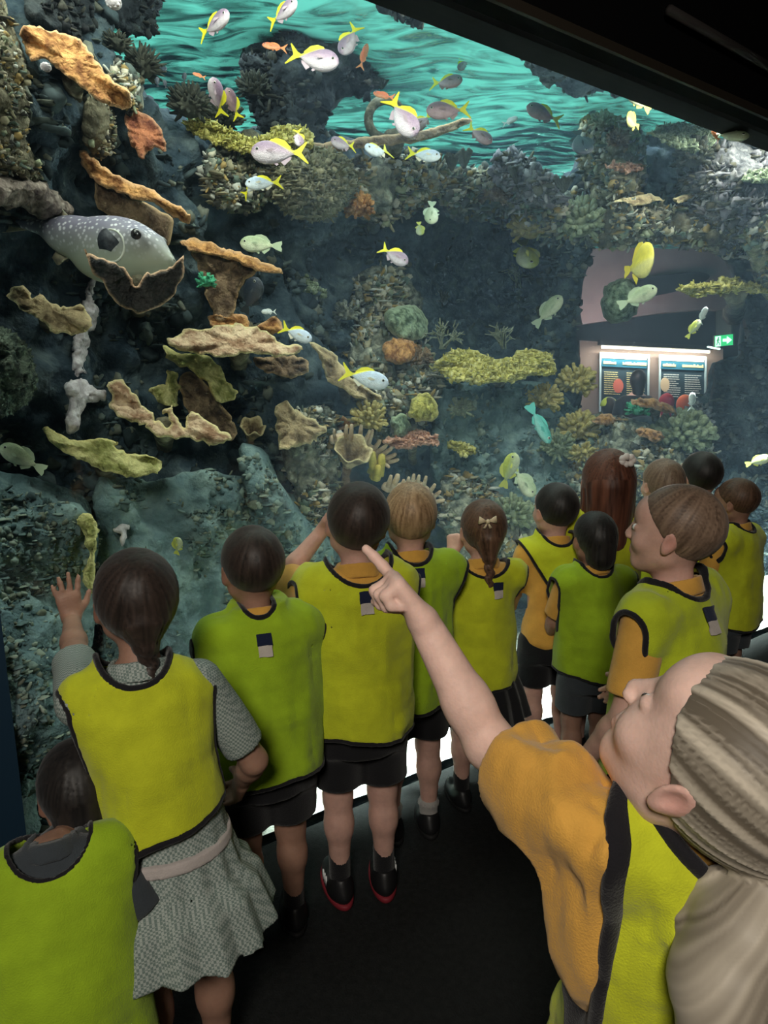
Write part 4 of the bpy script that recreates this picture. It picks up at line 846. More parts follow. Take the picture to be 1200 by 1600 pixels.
Fz = [
 ('yellowtail', 335, 38, 56, 8, 'yellowtail fish swimming right in the first turquoise opening, highest fish on the left', .75, 35),
 ('yellowtail', 442, 20, 50, 12, 'yellowtail fish at the top edge, just left of the hanging reef', .9, 35),
 ('yellowtail', 490, 91, 84, -17, 'large lilac yellowtail fish swimming down right in front of the hanging dark reef', .9, 10),
 ('yellowtail', 546, 62, 62, -112, 'slim yellowtail fish diving with its tail up right of the large lilac one', .8, 15),
 ('duskytail', 723, 100, 30, -115, 'small dusky fish with its yellow tail up, highest in the second turquoise opening', .5, 20),
 ('duskytail', 698, 128, 48, -14, 'round dusky yellowtail fish, its forked tail to the left, in the second turquoise opening', .6, 30),
 ('duskytail', 700, 172, 70, 187, 'dusky yellowtail fish swimming left in the middle of the second turquoise opening', .7, 10),
 ('yellowtail', 629, 182, 84, -62, 'silver yellowtail fish diving steeply in front of the coral arch', .9, 15),
 ('duskytail', 660, 190, 46, 230, 'dusky fish half hidden right of the silver diving one', .5, 20),
 ('duskytail', 749, 210, 50, -42, 'dusky yellowtail fish diving right under the long brown coral arm tip', .6, 15),
 ('duskytail', 850, 178, 60, 163, 'dark purple yellowtail fish at the right end of the second turquoise opening', .6, 12),
 ('yellowtail', 436, 238, 86, 184, 'large lilac yellowtail fish swimming left over the olive sponge dome', .7, 10),
 ('bluetail', 412, 286, 56, 190, 'pale yellowtail fish swimming left just below the large lilac one', .6, 15),
 ('bluetail', 392, 292, 34, 30, 'small yellow fish left of the pale yellowtail fish', .45, 40),
 ('yellowtail', 467, 215, 34, -80, 'small yellowtail fish with its tail up in front of the mustard plate', .75, 20),
 ('yellowtail', 536, 225, 36, 190, 'small lilac fish above the top of the olive sponge dome', .5, 40),
 ('bluetail', 590, 235, 44, 215, 'stubby fish with a bright yellow tail right of the olive sponge dome', .6, 50),
 ('bluetail', 662, 242, 54, -14, 'bluish yellowtail fish facing right above the brown rock shelf', .6, 15),
 ('yellowtail', 616, 399, 52, -36, 'lone lilac yellowtail fish against the dark cave', .9, 15),
 ('bluetail', 463, 521, 56, -26, 'white yellowtail fish over the right end of the wide peach plate', .75, 15),
 ('bluetail', 570, 590, 78, -16, 'bright blue white fish with a vivid yellow tail at the reef centre', .8, 10),
 ('yellowtail', 340, 152, 36, 95, 'small purple fish standing upright in the first turquoise opening', .6, 50),
 ('duskytail', 364, 162, 30, 110, 'dusky purple fish right of the small upright one', .55, 50),
 ('pale', 797, 189, 22, 10, 'tiny pale fish right of the diving dusky fish in the second opening', .5, 30),
 ('yellowgreen', 656, 357, 28, -85, 'tiny pale fish with a yellow back above the cave', .6, 30),
 ('yellowgreen', 795, 735, 56, 75, 'pale fish with its yellow tail down above the girl with the pale bow', .6, 20),
 ('green', 674, 332, 48, -95, 'pale green fish hanging head down at the left top of the cave', .6, 30),
 ('yellowgreen', 822, 396, 66, -88, 'yellow green fish hanging head down in front of the mossy pillar', .6, 40),
 ('green', 408, 382, 64, 178, 'olive green fish swimming left above the orange rimmed plate coral', .6, 10),
 ('green', 856, 486, 56, 48, 'striped green fish rising right beside the mossy pillar', .5, 20),
 ('green', 996, 464, 62, 24, 'pale fish swimming right in front of the far bulkhead', .6, 10),
 ('teal', 843, 662, 70, -64, 'slim teal fish diving below the mustard table coral', .6, 10),
 ('dark', 392, 462, 54, 60, 'bluish grey fish in the shade above the wide peach plate', .45, 30),
 ('yellowgreen', 1083, 514, 30, 60, 'small yellow fish left of the exit sign', .6, 20),
 ('green', 818, 752, 56, -60, 'pale green fish left of the black haired boy in the draped vest', .5, 25),
 ('disc', 998, 412, 28, 0, 'golden fish seen head on in front of the far bulkhead', .6, 78),
 ('disc', 989, 190, 28, 170, 'bright yellow fish above the small pinkish plate in the upper right', .7, 40),
 ('yellowgreen', 998, 157, 48, 150, 'grey and yellow fish highest in the upper right', .7, 20),
 ('orange', 429, 73, 38, 176, 'orange fish swimming left beside the hanging dark reef', .75, 10),
 ('orange', 600, 149, 34, 175, 'red fish above the coral arch', .75, 15),
 ('orange', 763, 35, 30, 180, 'orange fish right under the sloping top edge of the window', .5, 10),
 ('orange', 1118, 212, 20, 150, 'tiny red fish at the right end of the green table coral', .7, 30),
 ('orange', 568, 88, 34, 70, 'thin reddish fish rising right of the slim diving yellowtail', .5, 20),
 ('orange', 701, 16, 26, 160, 'faint reddish fish at the top edge above the second opening', .4, 20),
 ('orange', 311, 118, 19, 170, 'tiny dark red fish in the middle of the first turquoise opening', .45, 20),
 ('pale', 420, 487, 22, 185, 'tiny pale blue fish above the wide peach plate', .6, 20),
 ('yellowgreen', 277, 853, 30, 70, 'small yellow green fish above and between the two dark haired children', .5, 40),
 ('yellowgreen', 1184, 720, 34, 20, 'yellow green fish near the right edge above the last children', .6, 20),
 ('green', 36, 716, 74, 148, 'long buff fish resting at the left edge below the brain coral', .45, 10),
 ('green', 1141, 208, 56, -80, 'green fish hanging upright at the right end of the green table coral', .75, 50),
 ('dark', 908, 222, 56, -85, 'dark blue fish beside the ridged green rock', .55, 30),
 ('pale', 1081, 627, 26, 100, 'pale bluish fish in front of the right info board', .6, 30),
 ('pale', 1098, 493, 24, 80, 'small lilac grey fish above the right info board', .6, 30),
 ('yellowgreen', 1070, 470, 20, 20, 'tiny yellow fish under the long mustard plate at the right', .8, 30) if False else None,
 ('dark', 255, 107, 15, -30, 'tiny dark fish at the left of the first opening, highest of three', .35, 20),
 ('dark', 246, 128, 13, 90, 'tiny dark fish in the first opening, left one of the lower pair', .35, 20),
 ('dark', 288, 121, 13, 80, 'tiny dark fish in the first opening, just left of the tiny red one', .35, 20),
 ('dark', 258, 131, 11, 100, 'tiny dark fish in the first opening, right one of the lower pair', .35, 20),
 ('dark', 388, 466, 20, 30, 'x', .3, 20) if False else None,
]
for f in Fz:
    if f is None: continue
    kind, x, y, L_, a, lb, ds, yw = f
    fish(kind, x, y, L_, a, lb, ds, yw, group={'yellowtail': 'yellowtail fish in the tank', 'bluetail': 'yellowtail fish in the tank', 'duskytail': 'yellowtail fish in the tank', 'orange': 'small orange and red fish', 'green': 'green fish', 'yellowgreen': 'green fish', 'dark': 'dark fish', 'disc': 'yellow fish', 'pale': 'pale silver fish', 'teal': None}[kind])
# ================================================================== SIGNED DISTANCE MODELLING (bodies, clothes, hair)
def nets(F, lo, h):
    F = F.astype(np.float32); F[0] = F[-1] = .1; F[:, 0] = F[:, -1] = .1; F[:, :, 0] = F[:, :, -1] = .1
    S_ = F < 0; nx, ny, nz = F.shape
    c = np.zeros((nx-1, ny-1, nz-1), np.int8)
    for a in (0, 1):
        for b in (0, 1):
            for d in (0, 1): c += S_[a:nx-1+a, b:ny-1+b, d:nz-1+d]
    act = (c > 0) & (c < 8); I = np.argwhere(act); idx = -np.ones(act.shape, np.int32); idx[act] = np.arange(len(I))
    pos = np.zeros((len(I), 3)); cnt = np.zeros(len(I))
    cs = [(a, b, d) for a in (0, 1) for b in (0, 1) for d in (0, 1)]
    for p in cs:
        for ax in range(3):
            if p[ax]: continue
            q = list(p); q[ax] = 1
            fa = F[I[:, 0]+p[0], I[:, 1]+p[1], I[:, 2]+p[2]]; fb = F[I[:, 0]+q[0], I[:, 1]+q[1], I[:, 2]+q[2]]
            m = (fa < 0) != (fb < 0); t = np.where(m, fa/(fa-fb+1e-12), 0)
            pp = np.tile(np.array(p, float), (len(I), 1)); pp[:, ax] += t
            pos[m] += pp[m]; cnt[m] += 1
    V = lo+(I+pos/cnt[:, None])*h; Q = []
    for ax in range(3):
        sl0 = [slice(None)]*3; sl1 = [slice(None)]*3; sl0[ax] = slice(0, -1); sl1[ax] = slice(1, None)
        a = S_[tuple(sl0)]; b = S_[tuple(sl1)]; E = np.argwhere(a != b); u, v = (ax+1) % 3, (ax+2) % 3
        E = E[(E[:, u] > 0) & (E[:, v] > 0)]
        inn = a[E[:, 0], E[:, 1], E[:, 2]]
        def g(du, dv):
            e = E.copy(); e[:, u] -= du; e[:, v] -= dv; return idx[e[:, 0], e[:, 1], e[:, 2]]
        q = np.stack([g(1, 1), g(0, 1), g(0, 0), g(1, 0)], -1)
        q[~inn] = q[~inn][:, ::-1]; Q.append(q)
    Q = np.vstack(Q); Q = Q[(Q >= 0).all(1)]
    return V, Q
class Grid:
    def __init__(s, lo, hi, h):
        s.lo = np.array(lo, float); s.h = h; s.n = np.ceil((np.array(hi, float)-s.lo)/h).astype(int)+1
        s.ax = [s.lo[i]+h*np.arange(s.n[i]) for i in range(3)]
        s.x, s.y, s.z = [a.astype(np.float32).reshape([-1 if i == j else 1 for j in range(3)]) for i, a in enumerate(s.ax)]
    def sub(s, lo, hi):
        a = np.clip(np.floor((np.array(lo)-s.lo)/s.h).astype(int), 0, s.n-1); b = np.clip(np.ceil((np.array(hi)-s.lo)/s.h).astype(int)+1, 0, s.n)
        return tuple(slice(int(p), int(q)) for p, q in zip(a, b))
    def union(s, prims, F=None, infl=0., mar=.05):
        if F is None: F = np.full(s.n, .15, np.float32)
        for p in prims:
            lo, hi = bbox(p); sl = s.sub(np.array(lo)-mar-infl, np.array(hi)+mar+infl)
            if any(q.stop-q.start < 2 for q in sl): continue
            x = s.x[sl[0]]; y = s.y[:, sl[1]]; z = s.z[:, :, sl[2]]
            d = dist(p, x, y, z)-infl; a = F[sl]; k = p.get('k', .012)
            if p.get('neg'):
                hh = np.maximum(k-np.abs(a+d), 0)/k; F[sl] = np.maximum(a, -d)+hh*hh*k/4
            else:
                hh = np.maximum(k-np.abs(a-d), 0)/k; F[sl] = np.minimum(a, d)-hh*hh*k/4
        return F
def cap(a, b, ra, rb=None, k=.012, **o): return dict(t='c', a=np.array(a, float), b=np.array(b, float), ra=ra, rb=ra if rb is None else rb, k=k, **o)
def ell(c, r, R=None, k=.012, **o): return dict(t='e', c=np.array(c, float), r=np.broadcast_to(np.array(r, float), (3,)), R=R, k=k, **o)
def loft(lv, ax0=(0, 0), lean=(0, 0), z0=0, k=.012, pleat=0, **o): return dict(t='l', lv=np.array(lv, float), o=ax0, lean=lean, z0=z0, k=k, pleat=pleat, **o)
def bbox(p):
    if p['t'] == 'c': r = max(p['ra'], p['rb']); return np.minimum(p['a'], p['b'])-r, np.maximum(p['a'], p['b'])+r
    if p['t'] == 'e': r = p['r'].max(); return p['c']-r, p['c']+r
    lv = p['lv']; z = lv[:, 0]; cx = p['o'][0]+p['lean'][0]*(z-p['z0']); cy = p['o'][1]+p['lean'][1]*(z-p['z0'])+(lv[:, 3] if lv.shape[1] > 3 else 0)
    return np.array([(cx-lv[:, 1]).min(), (cy-lv[:, 2]).min(), z.min()]), np.array([(cx+lv[:, 1]).max(), (cy+lv[:, 2]).max(), z.max()])
def dist(p, x, y, z):
    if p['t'] == 'c':
        a, b = p['a'], p['b']; ab = b-a; L = float(ab@ab)+1e-9
        t = np.clip(((x-a[0])*ab[0]+(y-a[1])*ab[1]+(z-a[2])*ab[2])/L, 0, 1)
        return np.sqrt((x-a[0]-t*ab[0])**2+(y-a[1]-t*ab[1])**2+(z-a[2]-t*ab[2])**2)-(p['ra']+t*(p['rb']-p['ra']))
    if p['t'] == 'e':
        q = [x-p['c'][0], y-p['c'][1], z-p['c'][2]]
        if p['R'] is not None: R = p['R']; q = [q[0]*R[0][i]+q[1]*R[1][i]+q[2]*R[2][i] for i in range(3)]
        r = p['r']; k0 = np.sqrt((q[0]/r[0])**2+(q[1]/r[1])**2+(q[2]/r[2])**2)+1e-6; k1 = np.sqrt((q[0]/r[0]**2)**2+(q[1]/r[1]**2)**2+(q[2]/r[2]**2)**2)+1e-6
        return k0*(k0-1)/k1
    lv = p['lv']; zz = z.ravel(); sh = z.shape
    f = lambda c: np.interp(zz, lv[:, 0], lv[:, c]).reshape(sh)
    rx, ry = f(1), f(2); cy = f(3) if lv.shape[1] > 3 else 0
    X = x-p['o'][0]-p['lean'][0]*(z-p['z0']); Y_ = y-p['o'][1]-p['lean'][1]*(z-p['z0'])-cy
    k0 = np.sqrt((X/rx)**2+(Y_/ry)**2)+1e-6; k1 = np.sqrt((X/rx**2)**2+(Y_/ry**2)**2)+1e-6
    d = k0*(k0-1)/k1
    if p['pleat']:
        th = np.arctan2(Y_/ry, X/rx); w_ = np.clip((lv[-1, 0]-z)/(lv[-1, 0]-lv[0, 0]), 0, 1)
        tri = np.abs(((th*p['pleat']/(2*pi)) % 1)-.5)*2; d = d-p.get('pa', .02)*w_*(tri-.5)
    d = d*.9
    return np.maximum(d, np.maximum(lv[0, 0]-z, z-lv[-1, 0]))
def sdf_noise(g, sc, oct=3, seed=0):
    h = 4 if min(g.n) > 40 else 2
    xs = [a[::h] if (len(a)-1) % h == 0 else np.append(a[::h], a[-1]+g.h*(h-(len(a)-1) % h)) for a in g.ax]
    P = np.stack(np.meshgrid(*xs, indexing='ij'), -1)*np.array(sc)+seed; n = fbm(P, oct).astype(np.float32)
    for ax in range(3):                # linear upsampling
        m = g.n[ax]; t = np.arange(m)/h; i = np.minimum(t.astype(int), n.shape[ax]-2); f = (t-i).astype(np.float32).reshape([-1 if q == ax else 1 for q in range(3)])
        n = np.take(n, i, ax)*(1-f)+np.take(n, i+1, ax)*f
    return n
def solid(name, g, F, mat, parent, attrs=None):
    V, Q = nets(F, g.lo, g.h)
    if len(V) < 8: return None
    return mesh(name, V, Q, mat, parent, attrs=attrs(V) if attrs else None)
def rotm(yaw=0, pitch=0, roll=0):
    """yaw turns to the left, pitch looks up, roll tips the head to its right"""
    y, p, r = radians(yaw), radians(pitch), radians(roll)
    Z_ = np.array([[cos(y), -sin(y), 0], [sin(y), cos(y), 0], [0, 0, 1]]); X_ = np.array([[1, 0, 0], [0, cos(p), -sin(p)], [0, sin(p), cos(p)]]); Y_ = np.array([[cos(r), 0, sin(r)], [0, 1, 0], [-sin(r), 0, cos(r)]])
    return Z_@X_@Y_

# ------------------------------------------------------------------ PUFFERFISH
def pufferfish():
    s = .42; c = G(158, 386, s); k = pxsize(c)
    o = empty('pufferfish', c, 0, 'huge spotted grey pufferfish resting at the left above the wavy rimmed coral', 'fish')
    hd = RT*.93-FW*.22+UP*-.12; hd /= np.linalg.norm(hd); up = UP*1.0+RT*.1-FW*.25; up -= hd*(up@hd); up /= np.linalg.norm(up); sd = np.cross(up, hd)
    o.matrix_world = Matrix.Translation(Vector(c)) @ Matrix((hd, sd, up)).transposed().to_4x4()
    U = 270*k
    P = [ell((.15*U, 0, -.01*U), (.24*U, .145*U, .165*U), k=.05), ell((-.08*U, 0, .035*U), (.25*U, .11*U, .115*U), k=.06), cap((-.2*U, 0, .07*U), (-.55*U, 0, .115*U), .065*U, .026*U, k=.06), ell((.33*U, 0, -.045*U), (.10*U, .09*U, .095*U), k=.04),
         cap((.40*U, 0, -.060*U), (.435*U, 0, -.068*U), .042*U, .038*U, k=.03), ell((.08*U, 0, -.09*U), (.22*U, .12*U, .10*U), k=.05),
         ell((.30*U, .10*U, .035*U), (.05*U, .03*U, .05*U), k=.03), ell((.30*U, -.10*U, .035*U), (.05*U, .03*U, .05*U), k=.03)]
    g = Grid((-.62*U, -.25*U, -.3*U), (.55*U, .25*U, .3*U), .0055); F = g.union(P)
    m = bpy.data.materials.new('spotted puffer skin'); m.use_nodes = True; nt = m.node_tree; nd = nt.nodes; L = nt.links; b = nd['Principled BSDF']; b.inputs['Roughness'].default_value = .5
    tc = nd.new('ShaderNodeTexCoord'); v = nd.new('ShaderNodeTexVoronoi'); v.inputs['Scale'].default_value = 75; L.new(tc.outputs['Object'], v.inputs[0])
    mr = nd.new('ShaderNodeMapRange'); mr.inputs[1].default_value = .22; mr.inputs[2].default_value = .42; mr.inputs[3].default_value = 1; mr.inputs[4].default_value = 0; L.new(v.outputs['Distance'], mr.inputs[0])
    sp = nd.new('ShaderNodeSeparateXYZ'); L.new(tc.outputs['Object'], sp.inputs[0]); r = nd.new('ShaderNodeMapRange'); r.inputs[1].default_value = -.04; r.inputs[2].default_value = .05; L.new(sp.outputs[2], r.inputs[0])
    base = nd.new('ShaderNodeMix'); base.data_type = 'RGBA'; base.inputs[6].default_value = (.42, .46, .36, 1); base.inputs[7].default_value = (.22, .21, .29, 1); L.new(r.outputs[0], base.inputs[0])
    mm = nd.new('ShaderNodeMath'); mm.operation = 'MULTIPLY'; L.new(mr.outputs[0], mm.inputs[0]); L.new(r.outputs[0], mm.inputs[1])
    mx = nd.new('ShaderNodeMix'); mx.data_type = 'RGBA'; L.new(mm.outputs[0], mx.inputs[0]); L.new(base.outputs[2], mx.inputs[6]); mx.inputs[7].default_value = (.78, .78, .84, 1); L.new(mx.outputs[2], b.inputs['Base Color'])
    solid('body', g, F, m, o)
    FINM = M('puffer fin', (.30, .28, .20), .6, ([((.16, .15, .12), .3), ((.42, .36, .24), .7)], 60))
    for sy in (1, -1):
        eo = MB().ball((.315*U, sy*.125*U, .055*U), (.032*U, .02*U, .032*U), 14, 10).build('eye', M('puffer eye', (.03, .03, .035), .2, spec=.7), o)
        MB().ball((.318*U, sy*.138*U, .057*U), (.015*U, .009*U, .015*U), 10, 8).build('pupil', EYE, eo)
        f = MB()
        a0 = np.array([.21*U, sy*.137*U, -.01*U])
        rg_ = MB(); rg_.tube([a0+np.array([-.035*U+.075*U*cos(t), sy*(.012*U-abs(cos(t))*.012*U), .085*U*sin(t)]) for t in np.linspace(-1.9, 1.9, 15)], .006*U, 6); rg_.build('gill_ring', M('puffer ring', (.75, .78, .70), .5), o)
        P_ = [a0+np.array([-.02*U-.10*U*cos(t)*.9, sy*(.02+.03*sin(t))*U, .085*U*sin(t)]) for t in np.linspace(-1.4, 1.4, 9)]+[a0+np.array([.01*U, 0, .02*U])]
        f.prism(P_, (0, .006, 0)); f.build('pectoral_fin', M('puffer dark fin', (.03, .035, .045), .6, ([((.015, .02, .03), .35), ((.10, .11, .13), .7)], 50)), o)
    f = MB(); f.prism([(-.50*U, 0, .13*U), (-.68*U, 0, .17*U), (-.74*U, 0, .11*U), (-.68*U, 0, .06*U), (-.50*U, 0, .08*U)], (0, .01, 0)); f.build('tail_fin', FINM, o)
    f = MB(); f.prism([(-.20*U, 0, .15*U), (-.28*U, 0, .22*U), (-.33*U, 0, .20*U), (-.28*U, 0, .12*U)], (0, .01, 0)); f.build('dorsal_fin', FINM, o)
    f = MB(); f.prism([(-.22*U, 0, -.06*U), (-.30*U, 0, -.11*U), (-.33*U, 0, -.07*U), (-.28*U, 0, -.01*U)], (0, .01, 0)); f.build('anal_fin', FINM, o)
    MB().tube([(.445*U, -.035*U, -.06*U), (.468*U, 0, -.055*U), (.445*U, .035*U, -.06*U)], .008*U, 8).build('mouth', M('puffer mouth', (.10, .07, .07), .5), o)
pufferfish()

# ================================================================== CHILDREN
def skin(name, c, red): return M(name, c, .55, ([(tuple(x*.82 for x in c), .3), (c, .6)], 30), bump=.08, bscale=220, rim=red, spec=.35, sss=.12)
SK = skin('fair skin', (.62, .37, .30), (.62, .22, .18)); SK2 = skin('tan skin', (.36, .20, .14), (.38, .14, .10)); SKW = skin('rosy fair skin', (.84, .56, .47), (.82, .32, .27))
def hairmat(name, a, b, *_):
    m = bpy.data.materials.new(name); m.use_nodes = True; nt = m.node_tree; nd = nt.nodes; p = nd['Principled BSDF']; p.inputs['Roughness'].default_value = .5; p.inputs['Specular IOR Level'].default_value = .3; p.inputs['Sheen Weight'].default_value = .1
    at = nd.new('ShaderNodeAttribute'); at.attribute_name = 'strand'; r = nd.new('ShaderNodeValToRGB'); cr = r.color_ramp; cr.elements[0].position = .2; cr.elements[0].color = (*[x*.85 for x in a], 1); cr.elements[1].position = .85; cr.elements[1].color = (*[min(1, x*1.15) for x in b], 1)
    nt.links.new(at.outputs['Fac'], r.inputs[0]); nt.links.new(r.outputs[0], p.inputs['Base Color']); MATS[name] = m; return m
H_BLK = hairmat('black hair', (.008, .007, .007), (.022, .018, .016)); H_DBR = hairmat('dark brown hair', (.016, .011, .009), (.045, .030, .024)); H_BR = hairmat('brown hair', (.05, .025, .015), (.14, .075, .045))
H_RED = hairmat('red brown hair', (.055, .018, .010), (.14, .05, .028)); H_LBR = hairmat('light brown hair', (.10, .06, .04), (.24, .16, .11)); H_BLD = hairmat('sandy blond hair', (.20, .12, .06), (.45, .30, .17)); H_ASH = hairmat('ash blond hair', (.16, .13, .095), (.58, .51, .41), (1, 1, .10), 110)
def cloth(name, c, sc=400, k=.5, dk=.8): return M(name, c, .8, ([(tuple(x*dk for x in c), .35), (c, .65)], 14), bump=.25, bscale=sc, spec=.15, sheen=.2)
LIME = cloth('lime mesh vest', (.52, .62, .025)); LIME_SHADED = cloth('shaded lime mesh vest', (.36, .54, .02)); LIME_LIT = cloth('lit lime mesh vest', (.60, .65, .025))  # one lime fabric; darker green and brighter yellow copies paint shade and light
POLO = cloth('golden polo cotton', (.76, .40, .075)); BLKC = cloth('black cotton', (.010, .010, .012)); PIPE = cloth('black piping', (.012, .011, .014)); SOCKG = cloth('grey frilled sock', (.42, .40, .38)); NAVY = cloth('navy label', (.012, .018, .05)); TAGW = cloth('white care label', (.62, .55, .50))
SHB = M('black shoe', (.012, .012, .013), .4); SOLR = M('dark red sole', (.22, .02, .03), .6); SOLK = M('black sole', (.01, .01, .01), .7); SHW = M('pale shoe', (.35, .33, .33), .5); LOGO = M('white shoe mark', (.7, .7, .7), .5)
GING = bpy.data.materials.new('green grey gingham'); GING.use_nodes = True
_n = GING.node_tree; _b = _n.nodes['Principled BSDF']; _b.inputs['Roughness'].default_value = .85; _t = _n.nodes.new('ShaderNodeTexCoord'); _ck = _n.nodes.new('ShaderNodeTexChecker'); _ck.inputs['Scale'].default_value = 230
_ck.inputs['Color1'].default_value = (.15, .20, .18, 1); _ck.inputs['Color2'].default_value = (.36, .40, .37, 1); _n.links.new(_t.outputs['Object'], _ck.inputs['Vector']); _n.links.new(_ck.outputs[0], _b.inputs['Base Color'])
GREYD = cloth('dark grey cotton', (.05, .06, .07)); BELT = cloth('pale waist band', (.52, .46, .44))

def hand(w_, d, n, side, pose='relax', sc=1., th=None):
    """wrist, finger direction, palm facing, side (+1 right hand, -1 left)"""
    w_ = np.array(w_, float); d = np.array(d, float)/np.linalg.norm(d); n = np.array(n, float); n -= d*(n@d); n /= np.linalg.norm(n); t = np.cross(n, d)*side if th is None else th
    P = []; R = .0066*sc
    off = [.021, .007, -.007, -.0195]; ln = [.044, .050, .046, .036]
    cu = {'relax': [28]*4, 'flat': [4]*4, 'point': [4, 88, 92, 92], 'fist': [85]*4}[pose]
    spr = {'flat': .20, 'relax': .05}.get(pose, 0)
    for i in range(4):
        kn = w_+d*(.058-.004*abs(i-1))*sc+t*off[i]*sc
        P.append(cap(w_+t*off[i]*.55*sc+d*.004*sc, kn, .0115*sc, .0092*sc, k=.010*sc))
        a = 0; p = kn; dd = d+t*spr*(1.3-i)*.8; dd /= np.linalg.norm(dd)
        for j, f in enumerate((.45, .31, .26)):
            a += radians(cu[i])*(.9 if j else 1)*(1.0 if cu[i] < 40 or j < 2 else .6); v = cos(a)*dd+sin(a)*n; q = p+v*ln[i]*f*sc*1.08
            P.append(cap(p, q, R*(1.08-.08*j)*1.05, R*(1.0-.09*j), k=.003*sc)); p = q
    b = w_+d*.014*sc+t*.016*sc
    if pose in ('point', 'fist'): q1 = b+(d*.65+t*.45+n*.5)*.032*sc; q2 = q1+(d*.45-t*.55+n*.5)*.028*sc
    else: q1 = b+(d*.62+t*.72+n*.2)*.032*sc; q2 = q1+(d*.85+t*.38+n*.1)*.028*sc
    P.append(cap(b, q1, .011*sc, .0088*sc, k=.007*sc)); P.append(cap(q1, q2, .0082*sc, .0068*sc, k=.003*sc))
    return P

